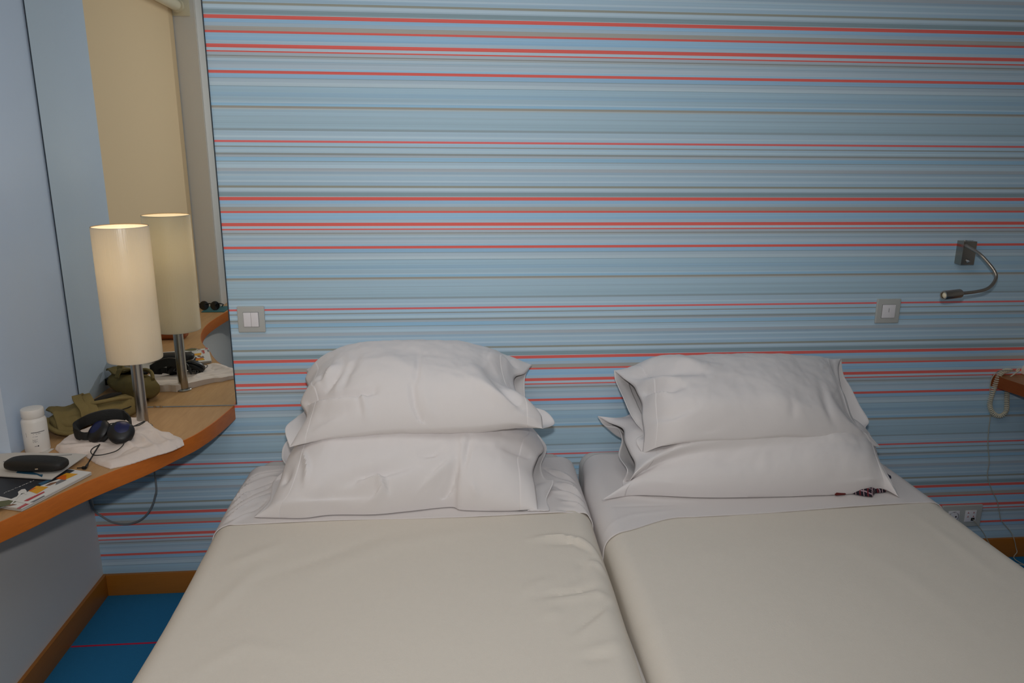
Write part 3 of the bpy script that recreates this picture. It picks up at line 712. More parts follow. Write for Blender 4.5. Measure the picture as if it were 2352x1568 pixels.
bm = bmesh.new(); gp = spline(g, 150); add_tube(bm, gp, [.0050 + (.00035 if i % 2 else 0) for i in range(150)], 14); obj('gooseneck', bm, M['bronze'], t)
h0, h1 = z8(575, 1253, -.214), z8(235, 1290, -.232); ax = (h1 - h0); L = ax.length
bm = bmesh.new(); add_lathe(bm, [(0, 0), (.0125, 0), (.014, .002), (.0145, .004), (.0145, L - .002), (.0135, L), (.0105, L), (.0105, L - .006), (0, L - .006)], h0, ax, 28, cap=False); hd = sub(obj('lamp_head', bm, M['bronze'], t), t)
bm = bmesh.new(); add_lathe(bm, [(0, L - .005), (.0095, L - .005), (.006, L - .002), (0, L - .001)], h0, ax, 20, cap=False); obj('led_lens', bm, M['cream'], hd)

# ------------------------------------------------------------------ bedside table with telephone at the right
TZ = .738
# table outline: from the wall tip, towards the room
w0 = P(2281, 860, y=-.004)
e0 = P(2352, 884, z=TZ)
dirv = (e0 - Vector((w0.x, w0.y, TZ))); 
tp = [(w0.x, -.001), (w0.x + .004, -.012), (e0.x, e0.y), (e0.x + dirv.x * 3, e0.y + dirv.y * 3), (3.95, e0.y + dirv.y * 3), (3.95, -.001)]
t = thing('bedside_table', (3.5, -.2, 0), 'brown wooden bedside table holding the telephone at the right edge of the photo', 'table')
bm = bmesh.new(); add_prism(bm, tp, TZ - .042, TZ, 0, 1); obj('table_top', bm, [M['table_top'], M['table_edge']], t, smooth=False)
bm = bmesh.new(); add_box(bm, (3.55, -.40, .0), (3.58, -.03, TZ - .0425), .002); obj('leg', bm, M['table_edge'], t)
bm = bmesh.new(); add_box(bm, (3.88, -.40, .0), (3.91, -.03, TZ - .0425), .002); obj('leg', bm, M['table_edge'], t)

def z9(a, b, y=None, z=None): return P(2232 + a / 8.708, 800 + b / 8.708, y=y, z=z)
ph0 = z9(905, 470, z=TZ + .004)
t = thing('telephone', (ph0.x + .11, ph0.y - .02, TZ), 'ivory telephone with coiled cord on the bedside table', 'telephone')
bm = bmesh.new()
rows = []
x0, x1, y0, y1 = ph0.x + .002, ph0.x + .22, ph0.y - .135, ph0.y + .055
for (ins, z) in ((.004, .0005), (0, .004), (0, .020), (.006, .034), (.02, .044), (.03, .046)):
    r = []
    for (cx, cy, a0) in ((x1 - .02, y1 - .02, 0), (x0 + .02, y1 - .02, 90), (x0 + .02, y0 + .02, 180), (x1 - .02, y0 + .02, 270)):
        for k in range(7):
            a = math.radians(a0 + k * 15); rr = max(.02 - ins, .003)
            r.append((cx + rr * math.cos(a) - (ins - .02 + rr) * 0, cy + rr * math.sin(a), TZ + z))
    rows.append(r)
v = add_grid(bm, rows, closed=True); bm.faces.new(v[0][::-1]); bm.faces.new(v[-1]); obj('phone_body', bm, M['phone'], t)
bm = bmesh.new(); hx = x0 + .045
rows = []
for i in range(25):
    u = i / 24; y = y0 + .0 + (y1 - y0) * u; e = abs(2 * u - 1); w = .020 + .008 * sstep(.55, .95, e); zz = .064 + .008 * (1 - e ** 2); th = .012 + .004 * sstep(.55, .95, e)
    if u in (0, 1): w *= .7; th *= .6
    rows.append([(hx + w * math.cos(a * math.pi / 8), y, TZ + zz + th * math.sin(a * math.pi / 8)) for a in range(16)])
v = add_grid(bm, rows, closed=True); bm.faces.new(v[0]); bm.faces.new(v[-1][::-1]); obj('handset', bm, M['phone'], t)
cpath = spline([z9(930, 440, z=TZ + .018), z9(880, 405, y=ph0.y + .0), z9(800, 420, y=ph0.y - .005), z9(680, 445, y=ph0.y - .02), z9(590, 495, y=ph0.y - .03), z9(520, 600, y=ph0.y - .035), z9(470, 730, y=ph0.y - .035), z9(420, 880, y=ph0.y - .035), z9(375, 1020, y=ph0.y - .035), z9(360, 1140, y=ph0.y - .035), z9(400, 1260, y=ph0.y - .035), z9(475, 1330, y=ph0.y - .035), z9(560, 1350, y=ph0.y - .035), z9(650, 1310, y=ph0.y - .035), z9(695, 1220, y=ph0.y - .035), z9(700, 1060, y=ph0.y - .035), z9(705, 880, y=ph0.y - .035), z9(715, 700, y=ph0.y - .035)], 1300)
coil = []; turns = 62; prevu = None
for i, p in enumerate(cpath):
    tg = (cpath[min(i + 1, 1299)] - cpath[max(i - 1, 0)]).normalized()
    u = Vector((0, -1, 0)) if prevu is None else prevu; u = (u - tg * u.dot(tg)).normalized(); prevu = u; w = tg.cross(u)
    a = turns * 2 * math.pi * i / 1299; rr = .0068 * min(1, .3 + i / 60)
    coil.append(p + (u * math.cos(a) + w * math.sin(a)) * rr)
bm = bmesh.new(); add_tube(bm, coil, .0022, 6)
add_tube(bm, spline([coil[-1], z9(770, 690, y=ph0.y - .04), z9(690, 650, y=ph0.y - .04), z9(740, 590, y=ph0.y - .04), z9(850, 510, y=ph0.y - .035), z9(950, 435, z=TZ + .02)], 30), .0022, 8)
obj('coiled_cord', bm, M['cord'], t)
# thin telephone wire down the wall
bm = bmesh.new()
wire = [z9(900, 440, z=TZ + .012), z9(590, 440, y=-.05), z9(510, 465, y=-.012), z9(430, 550, y=-.006), z9(380, 660, y=-.006), z9(365, 850, y=-.006), z9(370, 1350, y=-.005), P(2271, 985, y=-.005), P(2269, 1020, y=-.005), P(2272, 1060, y=-.005), P(2268, 1092, y=-.005), P(2278, 1125, y=-.005), P(2290, 1150, y=-.005), P(2296, 1180, y=-.005), P(2300, 1195, y=-.005), P(2322, 1222, y=-.006), P(2330, 1240, y=-.016), P(2336, 1265, y=-.017), P(2352, 1296, z=.003), (3.6, -.35, .003), (3.7, -.3, .003)]
add_tube(bm, spline(wire, 160), .0016, 6)
tag(obj('telephone_wire', bm, M['thin_cord']), 'thin pale wire running down the striped wall below the telephone', 'wire')
bm = bmesh.new()
wire = [(3.184, -.011, .168), P(2237, 1195, y=-.02), P(2258, 1222, y=-.025), P(2275, 1252, y=-.03), P(2295, 1278, y=-.04), P(2308, 1290, z=.004), P(2330, 1294, z=.003), P(2352, 1298, z=.003), (3.6, -.30, .003)]
add_tube(bm, spline(wire, 80), .0016, 6)
tag(obj('telephone_wire', bm, M['thin_cord']), 'thin pale wire plugged into the wall socket trailing to the floor', 'wire')

# ------------------------------------------------------------------ beds
ZT = .505
def bed(xl, xr, label, skewl, skewr):
    t = thing('twin_bed', ((xl + xr) / 2, -1.02, 0), label, 'bed', 'twin beds side by side')
    bm = bmesh.new(); add_box(bm, (xl + .02, -2.0, .10), (xr - .02, -.03, .29), .01, 2); obj('bed_base', bm, M['dark_wood'], t)
    for px in (xl + .08, xr - .08):
        for py in (-1.9, -.12):
            bm = bmesh.new(); add_lathe(bm, [(0, 0), (.022, 0), (.03, .1), (0, .1)], (px, py, 0), n=16, cap=False); obj('leg', bm, M['base_wood'], t)
    bm = bmesh.new(); b2 = bmesh.new(); bmesh.ops.create_cube(b2, size=1)
    lo, hi = Vector((xl, -2.02, .29)), Vector((xr, -.018, ZT))
    for v in b2.verts: v.co = Vector((v.co.x * (hi - lo).x, v.co.y * (hi - lo).y, v.co.z * (hi - lo).z)) + (lo + hi) / 2
    bmesh.ops.bevel(b2, geom=b2.edges[:], offset=.05, segments=6, affect='EDGES', profile=.5); merge(bm, b2)
    obj('mattress', bm, M['fitted'], t)
    return t
bed(.572, 1.597, 'twin bed on the left side of the narrow gap', 0, 0)
bed(1.652, 2.650, 'twin bed on the right side of the narrow gap, nearer the telephone', 0, 0)
def xL1(y): return .556 + .006 * math.sin(y * 5)
def xR1(y): return 1.612 - .032 * (abs(y) - .45)
def xL2(y):
    a = abs(y); base = 1.624 - .032 * (a - .45)
    return base + .022 * (1 - sstep(.1, .35, a))
def xR2(y): return 2.662
def drape(name, m, xl, xr, y0f, y1, zt, zlow, rr, rad=.055, ny=150, hl=.018, seed=0.0, flare=.0, label='', cat='', group=None, fold=False):
    bm = bmesh.new(); rows = []
    NS, NC, NTp = 8, 14, (240 if ny == 160 else 130)
    for j in range(ny + 1):
        v = j / ny; row = []
        yref = y0f(1.1) * (1 - v) + (y1(1.1) if callable(y1) else y1) * v
        L, R = xl(yref), xr(yref)
        prof = []
        for k in range(NS): prof.append((L - flare * (1 - k / NS), zlow + (zt - rad - zlow) * k / NS, (-1, 0), L - (zt - rad - (zlow + (zt - rad - zlow) * k / NS)) - rad * .57))
        for k in range(NC):
            a = math.pi - k * math.pi / 2 / NC; prof.append((L + rad + rad * math.cos(a), zt - rad + rad * math.sin(a), (math.cos(a), math.sin(a)), L + rad - rad * (math.pi / 2 - k * math.pi / 2 / NC)))
        for k in range(NTp + 1):
            x = L + rad + (R - L - 2 * rad) * k / NTp; prof.append((x, zt, (0, 1), x))
        for k in range(1, NC + 1):
            a = math.pi / 2 - k * math.pi / 2 / NC; prof.append((R - rad + rad * math.cos(a), zt - rad + rad * math.sin(a), (math.cos(a), math.sin(a)), R - rad + rad * (k * math.pi / 2 / NC)))
        for k in range(1, NS + 1): prof.append((R + flare * k / NS, zt - rad - (zt - rad - zlow) * k / NS, (1, 0), R + .57 * rad + (zt - rad - zlow) * k / NS))
        for (x, z, n, au) in prof:
            y = y0f(x) * (1 - v) + (y1(x) if callable(y1) else y1) * v
            d = ridges((au, y), rr) + .0016 * fbm(au * 3 + seed, y * 3, seed, 3) + .0004 * fbm(au * 14, y * 14, seed, 3)
            # soft sag towards the sides
            row.append(Vector((x + n[0] * d, y, z + n[1] * d)))
        rows.append(row)
    add_grid(bm, rows)
    o = obj(name, bm, m)
    s = o.modifiers.new('thick', 'SOLIDIFY'); s.thickness = .003; s.offset = -1
    return tag(o, label, cat, group)
def W2(lst, zz=.52):
    return [tuple(P(a, b, z=zz).xy) for a, b in lst]
def c1(a, b): return (1180 + a / 4.04, 1180 + b / 4.04)
def c2_(a, b): return (480 + a / 7.128, 1030 + b / 7.128)
def c3(a, b): return (1180 + a / 6.533, 980 + b / 6.533)
rb1 = [(W2([c1(150, 235), c1(280, 215), c1(420, 205), c1(600, 235), c1(720, 300), c1(830, 400)]), .011, .007), (W2([c1(300, 270), c1(560, 260), c1(700, 330)]), .010, -.004),
       (W2([c1(650, 430), c1(760, 430), c1(860, 500)]), .010, .005), (W2([c1(600, 470), c1(680, 420), c1(780, 405)]), .008, -.004), (W2([c1(500, 650), c1(620, 560), c1(660, 450)]), .012, -.003),
       (W2([c1(200, 770), c1(360, 735), c1(560, 720), c1(720, 680), c1(790, 640)]), .010, -.005), (W2([c1(380, 800), c1(560, 770), c1(760, 730), c1(900, 760)]), .014, .004),
       (W2([c1(540, 1090), c1(700, 970), c1(820, 860), c1(900, 770)]), .009, -.006), (W2([c1(620, 1110), c1(780, 990), c1(930, 870)]), .016, .004),
       (W2([c1(120, 730), c1(200, 650), c1(330, 600)]), .014, .003), (W2([c1(300, 960), c1(450, 880)]), .016, .003), (W2([c1(600, 1300), c1(860, 1230), c1(1000, 1160)]), .016, .004), (W2([c1(640, 1340), c1(900, 1290)]), .014, -.004),
       (W2([(690, 1330), (900, 1250), (1100, 1215)]), .03, .002), (W2([(590, 1330), (740, 1280), (900, 1220)]), .02, -.002), (W2([(905, 1400), (920, 1280)]), .006, .0012), (W2([(520, 1300), (640, 1250)]), .02, .003), (W2([(470, 1420), (600, 1300)]), .02, .003),
       (W2([(420, 1560), (560, 1480), (700, 1500)]), .02, .002)]
rs1 = []
for l, a in [([(500, 640), (620, 520), (740, 440), (960, 390), (1190, 360)], -.006), ([(530, 640), (680, 520), (820, 460), (1000, 420), (1180, 385)], .005),
             ([(440, 800), (560, 720), (800, 620), (1000, 545), (1120, 515)], -.007), ([(380, 800), (560, 660), (800, 560), (1000, 490), (1130, 470)], .005),
             ([(340, 960), (500, 850), (700, 740), (930, 650), (1010, 600)], -.007), ([(400, 900), (600, 760), (880, 660)], .005),
             ([(330, 1060), (500, 960), (700, 850), (960, 730)], -.006), ([(320, 1130), (560, 960), (800, 850), (950, 770)], .006), ([(300, 1200), (560, 1080), (800, 960), (920, 860)], -.005), ([(350, 1240), (560, 1120), (700, 1060)], .004)]:
    rs1.append((W2([c2_(*p) for p in l]), .0075, a * 1.6))
for l, a in [([(480, 640), (640, 730), (780, 830)], -.005), ([(560, 660), (720, 720), (880, 800)], .005), ([(640, 760), (760, 830), (900, 880)], .004), ([(700, 860), (860, 920), (1000, 980)], .006), ([(640, 900), (800, 960), (1010, 1040)], -.005),
             ([(600, 980), (800, 1020), (1040, 1100)], .005), ([(700, 1080), (900, 1110), (1080, 1180)], -.004), ([(760, 1140), (950, 1180), (1120, 1270)], .005), ([(700, 1250), (900, 1260), (1130, 1340)], -.004)]:
    rs1.append((W2([c3(*p) for p in l]), .009, a * 1.6))
rs2 = [(W2([(1380, 1210), (1450, 1185), (1560, 1172)]), .010, .002), (W2([(1420, 1140), (1520, 1150), (1600, 1152)]), .012, .004), (W2([(1400, 1165), (1550, 1160)]), .008, -.002)]
rb2 = [(W2([(1500, 1300), (1800, 1240), (2100, 1230)]), .05, .002), (W2([(2100, 1180), (2200, 1250), (2300, 1330)]), .02, .002), (W2([(1950, 1250), (2100, 1330), (2250, 1450)]), .03, .0015), (W2([(1480, 1450), (1600, 1400)]), .03, .002)]
yb1 = lambda x: -.527 + .004 * math.sin(x * 9)
def yb2(x): return -.655 + .075 * sstep(1.63, 1.85, x) + .035 * sstep(1.85, 2.6, x)
rb1 = [(l, w, a * 1.35) for l, w, a in rb1]
GB = 'cream blankets on the twin beds'; GS = 'white top sheets on the twin beds'
drape('blanket', M['blanket'], xL1, xR1, lambda x: -.495, -2.03, .5185, .22, rb1, seed=1.0, flare=.01, label='wrinkled cream blanket spread over the left twin bed', cat='blanket', group=GB)
drape('blanket', M['blanket'], xL2, xR2, lambda x: yb2(x) + .035, -2.03, .5185, .22, rb2, seed=7.0, flare=.01, label='smooth cream blanket spread over the right twin bed', cat='blanket', group=GB)
o1 = drape('top_sheet', M['sheet'], lambda y: xL1(y) - .003, lambda y: xR1(y) + .003, lambda x: -.13, yb1, .5225, .24, rs1, ny=160, seed=3.0, flare=.01, label='pleated white top sheet under the pillows on the left bed', cat='sheet', group=GS)
o2 = drape('top_sheet', M['sheet'], lambda y: xL2(y) - .003, lambda y: xR2(y) + .003, lambda x: -.115, yb2, .5225, .24, rs2, ny=160, seed=5.0, flare=.01, label='white top sheet folded over the cream blanket on the right bed', cat='sheet', group=GS)

# ------------------------------------------------------------------ pillows
def PX(p):
    v = p - CAM; k = F_ / v.dot(FWD)
    return (W_ / 2 + v.dot(RGT) * k, H_ / 2 - v.dot(UPV) * k)
def PT(p):
    if isinstance(p, Vector): return p
    if len(p) == 4: return P(p[0], p[1], z=p[3])
    return P(p[0], p[1], y=p[2])
def pillow(label, bot, top, FL, BL, FR, BR, thF, thB, s0, s1, wr, seed, group='white pillows on the twin beds', q=.5, low=None):
    NS, NT = 150, 96
    cb = spline([PT(p) for p in bot], NS + 1); ct = spline([PT(p) for p in top], NS + 1)
    def fix(c, a, b):
        c = spline([PT(p) for p in c], NT + 1); da, db = a - c[0], b - c[-1]
        c = [p + da * (1 - i / NT) + db * (i / NT) for i, p in enumerate(c)]
        out = []
        for j in range(NT + 1):          # rows crowd towards the seams, where the cloth curves most
            f = (.5 - .5 * math.cos(math.pi * j / NT)) * NT; k = min(int(f), NT - 1); out.append(c[k].lerp(c[k + 1], f - k))
        return out
    fl, bl_, fr_, br_ = fix(FL, cb[0], ct[0]), fix(BL, cb[0], ct[0]), fix(FR, cb[-1], ct[-1]), fix(BR, cb[-1], ct[-1])
    mid = NS // 2; n = (cb[-1] - cb[0]).cross(ct[mid] - cb[mid]).normalized()
    if n.z < 0: n = -n
    c = (cb[mid] + ct[mid]) / 2
    t = thing('pillow', c, label, 'pillow', group)
    wr2 = [(l, max(w * 640, 6), a * 2.5) for l, w, a in wr]
    layers = []
    for side, le, re, th in ((1, fl, fr_, thF), (-1, bl_, br_, thB)):
        rows = []
        for i in range(NS + 1):
            s = i / NS; u = max(0, min(1, (s - s0) / (s1 - s0))); r = []
            for j in range(NT + 1):
                v = .5 - .5 * math.cos(math.pi * j / NT)
                p = cb[i] * (1 - v) + ct[i] * v + le[j] * (1 - s) + re[j] * s - (cb[0] * (1 - s) * (1 - v) + cb[-1] * s * (1 - v) + ct[0] * (1 - s) * v + ct[-1] * s * v)
                g = max(0, 1 - abs(2 * s - 1) ** 3.4) ** .8
                w = max(0, 1 - abs(2 * v - 1) ** 2.8) ** q
                d = th * g * w * (1 + .07 * fbm(s * 4 + seed, v * 3, seed))
                d += .0012 * min(1, 12 * min(v, 1 - v))
                e = min(1, 70 * min(v, 1 - v)); e3 = min(1, 30 * min(s, 1 - s)); e2 = min(1, 10 * min(s, 1 - s))
                if side > 0: d += ridges(PX(p + n * d), wr2) * e * e3
                d += (.0028 * fbm(s * 9 + seed, v * 5, seed + 2) + .0010 * fbm(s * 26, v * 14, seed + 4)) * e * e2
                p = p + n * (d * side)
                if low is not None and p.z < low: p.z = low + (.0004 if side < 0 else .0012)
                r.append(p)
            rows.append(r)
        layers.append(rows)
    i0, i1 = round(s0 * NS), round(s1 * NS)
    for nm, a, b, mm in (('pillowcase', i0, i1, M['linen']), ('hem', 0, i0, M['hem']), ('hem', i1, NS, M['hem'])):
        bm = bmesh.new()
        for rows in layers: add_grid(bm, rows[a:b + 1])
        bmesh.ops.remove_doubles(bm, verts=bm.verts[:], dist=.0003)
        o = obj(nm, bm, mm, t)
        if nm == 'hem': sm = o.modifiers.new('thick', 'SOLIDIFY'); sm.thickness = .0014; sm.offset = -1
    return t
ZB = .5265
def uw(px, py, *a): return (px, py)
A = lambda px, py: uw(px, py, 675, 1240, 1000, 815)
wrUL = [([A(960, 812), A(959, 850), A(952, 885)], .010, -.003), ([A(946, 880), A(952, 925), A(966, 958), A(988, 985), A(1004, 998)], .012, -.010), ([A(975, 900), A(985, 945), A(1000, 975)], .016, .004),
        ([A(828, 900), A(840, 940), A(843, 975)], .012, .005), ([A(820, 905), A(832, 950)], .009, -.003),
        ([A(690, 926), A(730, 915), A(800, 905), A(860, 896)], .014, -.011), ([A(700, 934), A(760, 925), A(840, 918)], .02, .007), ([A(745, 900), A(765, 868), A(790, 835)], .013, -.008), ([A(715, 905), A(745, 872), A(770, 838)], .013, .007),
        ([A(785, 890), A(800, 850), A(820, 825)], .014, -.005), ([A(735, 890), A(742, 855)], .012, -.005), ([A(700, 990), A(740, 955), A(790, 940)], .02, -.005),
        ([A(1110, 830), A(1150, 870), A(1195, 930)], .022, -.014), ([A(1120, 812), A(1160, 835), A(1180, 870)], .016, .009), ([A(1150, 812), A(1190, 845)], .010, -.005), ([A(1090, 870), A(1140, 910), A(1190, 945)], .02, .006), ([A(1150, 985), A(1200, 965), A(1240, 970)], .016, .004)]
pillow('upper white pillow of the left stack with a vertical centre crease',
       [(665, 1027, -.41), (731, 1008, -.435), (792, 996, -.445), (900, 984, -.45), (1000, 981, -.45), (1100, 976, -.45), (1180, 970, -.44), (1247, 984, -.41)],
       [(703, 848, -.06), (780, 838, -.06), (950, 832, -.06), (1120, 826, -.06), (1222, 837, -.08)],
       [(665, 1027, -.41), (680, 1003, -.38), (704, 960, -.34), (690, 928, -.30), (698, 915, -.27), (708, 892, -.22), (701, 871, -.17), (707, 861, -.12), (703, 848, -.06)],
       [(665, 1027, -.41), (655, 983, -.34), (680, 958, -.28), (706, 935, -.22), (714, 895, -.15), (703, 848, -.06)],
       [(1247, 984, -.41), (1241, 951, -.38), (1209, 932, -.33), (1193, 915, -.28), (1181, 885, -.22), (1184, 866, -.17), (1206, 858, -.13), (1222, 837, -.08)],
       [(1247, 984, -.41), (1274, 971, -.33), (1254, 944, -.29), (1212, 928, -.25), (1206, 903, -.19), (1207, 862, -.12), (1222, 837, -.08)],
       .115, .055, .075, .925, wrUL, 1.3)
A = lambda px, py: uw(px, py, 600, 1238, 1187, 1000, .62)
wrLL = [([A(760, 1120), A(830, 1090), A(900, 1072), A(980, 1045), A(1010, 1030)], .022, -.009), ([A(830, 1102), A(868, 1096), A(880, 1125), A(868, 1150), A(838, 1165)], .016, .010), ([A(890, 1105), A(892, 1135)], .010, -.006), ([A(700, 1140), A(800, 1130), A(860, 1128)], .02, -.006),
        ([A(900, 1068), A(960, 1052), A(1000, 1050)], .016, .006), ([A(1050, 1068), A(1035, 1110), A(1010, 1150)], .014, -.011), ([A(1040, 1060), A(1000, 1100), A(960, 1145)], .018, .008), ([A(960, 1145), A(990, 1115)], .010, -.005), ([A(1085, 1110), A(1095, 1150)], .014, .005),
        ([A(696, 1038), A(705, 1075), A(700, 1110)], .010, .006), ([A(650, 1110), A(668, 1080)], .010, -.007), ([A(1080, 1000), A(1070, 1050), A(1065, 1080)], .012, -.005), ([A(880, 1150), A(898, 1175)], .008, -.005), ([A(1150, 1020), A(1200, 1035), A(1236, 1050)], .016, -.008), ([A(640, 1165), A(700, 1160), A(800, 1165)], .02, .005), ([A(935, 1178), A(960, 1150)], .01, -.004), ([A(1033, 1168), A(1060, 1150)], .010, -.006)]
pillow('lower white pillow of the left stack, creased across its front',
       [(583, 1187, 0, ZB), (640, 1189, 0, ZB), (700, 1189, 0, ZB), (760, 1182, 0, ZB), (860, 1181, 0, ZB), (935, 1174, 0, ZB), (1033, 1164, 0, ZB), (1062, 1171, 0, ZB), (1150, 1173, 0, ZB), (1236, 1170, 0, ZB)],
       [Vector((.74, -.075, .64)), Vector((.9, -.06, .655)), Vector((1.1, -.06, .66)), Vector((1.3, -.06, .655)), Vector((1.46, -.075, .64))],
       [(583, 1187, 0, ZB), (615, 1165, 0, .545), (640, 1115, -.43), (656, 1065, -.36), (675, 1030, -.28), (690, 1010, -.2), Vector((.74, -.075, .64))],
       [(583, 1187, 0, ZB), (618, 1150, 0, ZB), (628, 1105, 0, ZB), (657, 1073, -.25), (647, 1050, -.22), (656, 1015, -.17), Vector((.74, -.075, .64))],
       [(1236, 1170, 0, ZB), (1230, 1120, -.46), (1224, 1085, -.40), (1236, 1050, -.33), (1248, 1025, -.24), Vector((1.46, -.075, .64))],
       [(1236, 1170, 0, ZB), (1262, 1171, 0, ZB), (1256, 1145, 0, .53), (1272, 1104, -.38), (1252, 1098, -.34), (1243, 1068, -.28), (1256, 1030, -.22), (1242, 1004, -.16), Vector((1.46, -.075, .64))],
       .135, .06, .09, .935, wrLL, 4.1, q=.42, low=ZB - .001)
A = lambda px, py: uw(px, py, 1440, 1990, 1005, 812)
wrUR = [([A(1455, 850), A(1500, 828), A(1560, 826), A(1620, 840)], .014, .006), ([A(1440, 866), A(1500, 850), A(1560, 846), A(1620, 852)], .016, -.009), ([A(1465, 885), A(1520, 872), A(1560, 872)], .012, .006), ([A(1470, 903), A(1520, 892), A(1570, 885)], .014, -.009),
        ([A(1480, 915), A(1540, 905)], .014, .006), ([A(1490, 955), A(1550, 945), A(1600, 925)], .022, -.007), ([A(1910, 830), A(1930, 880), A(1960, 930)], .012, -.007), ([A(1900, 840), A(1925, 890), A(1975, 985)], .014, .006), ([A(1880, 870), A(1900, 930), A(1920, 980)], .014, -.004), ([A(1920, 910), A(1960, 960), A(1985, 985)], .012, -.008),
        ([A(1820, 920), A(1825, 960)], .016, -.003), ([A(1600, 1000), A(1660, 975)], .02, -.003)]
pillow('upper white pillow of the right stack with its open hem facing the gap',
       [(1475, 1042, -.37), (1515, 1024, -.42), (1560, 1013, -.445), (1624, 1006, -.45), (1720, 1003, -.45), (1805, 996, -.45), (1870, 1000, -.44), (1960, 1012, -.41), (2022, 1027, -.37)],
       [(1410, 850, -.08), (1500, 852, -.06), (1650, 850, -.06), (1800, 845, -.06), (1890, 832, -.06), (1932, 823, -.07)],
       [(1475, 1042, -.37), (1479, 1000, -.36), (1474, 960, -.32), (1474, 928, -.28), (1463, 902, -.23), (1454, 886, -.19), (1430, 868, -.13), (1410, 850, -.08)],
       [(1475, 1042, -.37), (1461, 1010, -.33), (1478, 994, -.31), (1460, 970, -.28), (1445, 945, -.25), (1430, 910, -.19), (1413, 872, -.11), (1410, 850, -.08)],
       [(2022, 1027, -.37), (1992, 1003, -.35), (1968, 978, -.31), (1945, 930, -.25), (1930, 880, -.18), (1926, 845, -.12), (1932, 823, -.07)],
       [(2022, 1027, -.37), (1989, 986, -.29), (1996, 966, -.23), (1975, 930, -.18), (1955, 890, -.13), (1938, 860, -.09), (1932, 823, -.07)],
       .10, .055, .075, .93, wrUR, 8.2)
A = lambda px, py: uw(px, py, 1450, 2040, 1140, 1000, .62)
wrLR = [([A(1480, 1110), A(1560, 1125), A(1640, 1130)], .02, .005), ([A(1900, 1120), A(1960, 1112), A(2020, 1105)], .012, .005), ([A(1930, 1128), A(1990, 1118)], .010, -.004), ([A(1640, 1050), A(1760, 1060)], .04, -.003)]
pillow('lower white pillow of the right stack, smooth, resting on plaid cloth',
       [(1381, 1148, 0, ZB), (1447, 1138, 0, ZB), (1510, 1138, 0, ZB), (1600, 1142, 0, ZB), (1700, 1142, 0, ZB), (1800, 1138, 0, ZB + .003), (1900, 1133, 0, ZB + .006), (1985, 1125, 0, ZB + .014), (2028, 1120, 0, ZB + .016), (2065, 1141, 0, ZB)],
       [(1372, 955, -.11), (1425, 975, -.10), Vector((1.95, -.06, .655)), Vector((2.2, -.06, .655)), Vector((2.38, -.07, .635)), Vector((2.47, -.09, .61))],
       [(1381, 1148, 0, ZB), (1432, 1122, 0, .535), (1452, 1095, -.44), (1458, 1065, -.38), (1446, 1040, -.33), (1434, 1012, -.27), (1430, 985, -.2), (1396, 970, -.13), (1372, 955, -.11)],
       [(1381, 1148, 0, ZB), (1428, 1128, 0, ZB), (1430, 1105, 0, .53), (1440, 1078, -.36), (1421, 1045, -.28), (1428, 1010, -.22), (1418, 982, -.16), (1388, 976, -.12), (1372, 955, -.11)],
       [(2065, 1141, 0, ZB), (2046, 1112, 0, .555), (2030, 1085, -.44), (2014, 1050, -.35), (1998, 1022, -.26), Vector((2.47, -.09, .61))],
       [(2065, 1141, 0, ZB), (2055, 1120, 0, ZB), (2040, 1090, -.40), (2016, 1050, -.30), (2000, 1022, -.22), Vector((2.47, -.09, .61))],
       .13, .06, .085, .95, wrLR, 12.7, q=.40, low=ZB - .001)

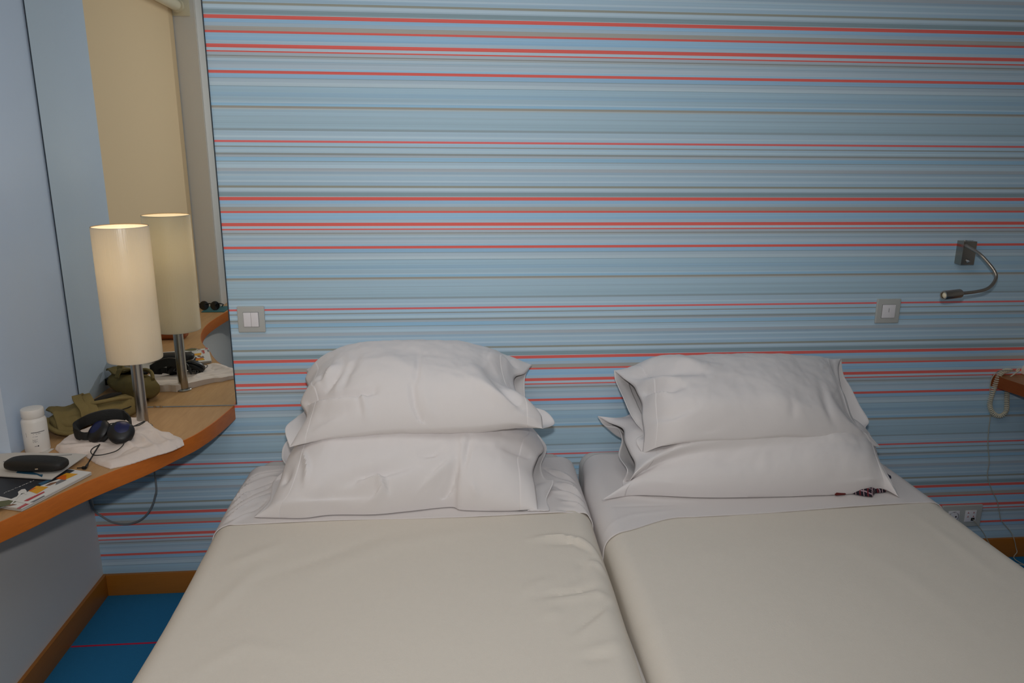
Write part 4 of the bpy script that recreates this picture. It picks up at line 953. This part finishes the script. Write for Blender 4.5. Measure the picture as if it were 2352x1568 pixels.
# ------------------------------------------------------------------ things tucked under the right pillows
def blob(name, m, pts, h, label, cat, seed):
    bm = bmesh.new(); n = len(pts); c = sum((Vector(p) for p in pts), Vector()) / n
    rows = []
    for k, (sc, z) in enumerate(((1, .0), (1.02, .3), (.9, .75), (.6, 1), (.15, 1.02))):
        rows.append([Vector((c.x + (p.x - c.x) * sc, c.y + (p.y - c.y) * sc, p.z + h * z + .003 * fbm(i * .9, k, seed) * (k > 0))) for i, p in enumerate(pts)])
    v = add_grid(bm, rows, closed=True); bm.faces.new(v[0][::-1]); bm.faces.new(v[-1])
    return tag(obj(name, bm, m), label, cat)
pm = bpy.data.materials.new('plaid_cotton'); pm.use_nodes = True; nt = pm.node_tree; b = nt.nodes['Principled BSDF']; b.inputs['Roughness'].default_value = .9
tc = nt.nodes.new('ShaderNodeTexCoord'); mp = nt.nodes.new('ShaderNodeMapping'); mp.inputs['Rotation'].default_value = (0, .3, .6); nt.links.new(tc.outputs['Object'], mp.inputs[0])
cur = None
for ax, sc, c in (('X', 90, rgb(190, 160, 165)), ('Y', 70, rgb(176, 150, 160)), ('X', 47, rgb(120, 40, 50))):
    w = nt.nodes.new('ShaderNodeTexWave'); w.bands_direction = ax; w.inputs['Scale'].default_value = sc / 3.14; w.inputs['Distortion'].default_value = .6
    g = nt.nodes.new('ShaderNodeMath'); g.operation = 'GREATER_THAN'; g.inputs[1].default_value = .93
    nt.links.new(mp.outputs[0], w.inputs[0]); nt.links.new(w.outputs['Fac'], g.inputs[0])
    mx = nt.nodes.new('ShaderNodeMix'); mx.data_type = 'RGBA'; nt.links.new(g.outputs[0], mx.inputs[0]); mx.inputs[7].default_value = c
    if cur is None: mx.inputs[6].default_value = rgb(34, 26, 38)
    else: nt.links.new(cur, mx.inputs[6])
    cur = mx.outputs[2]
nt.links.new(cur, b.inputs['Base Color'])
zz = .5265
blob('plaid_garment', pm, [P(a, c, z=zz) for a, c in [(1950, 1132), (1985, 1139), (2003, 1141), (2010, 1132), (2034, 1130), (2040, 1112), (2000, 1100), (1955, 1112)]], .022, 'dark plaid garment peeking out under the lower right pillow', 'garment', 1)
blob('dark_red_garment', M['darkred'], [P(a, c, z=zz) for a, c in [(1914, 1134), (1920, 1137.5), (1940, 1136), (1952, 1131), (1945, 1115), (1915, 1118)]], .012, 'dark red cloth sliver under the front edge of the lower right pillow', 'garment', 3)
blob('navy_garment', M['navy'], [P(a, c, z=zz) for a, c in [(2028, 1090), (2034, 1101), (2047, 1098), (2040, 1094), (2032, 1082), (2020, 1084)]], .008, 'navy cloth scrap beside the right end of the lower right pillow', 'garment', 6)
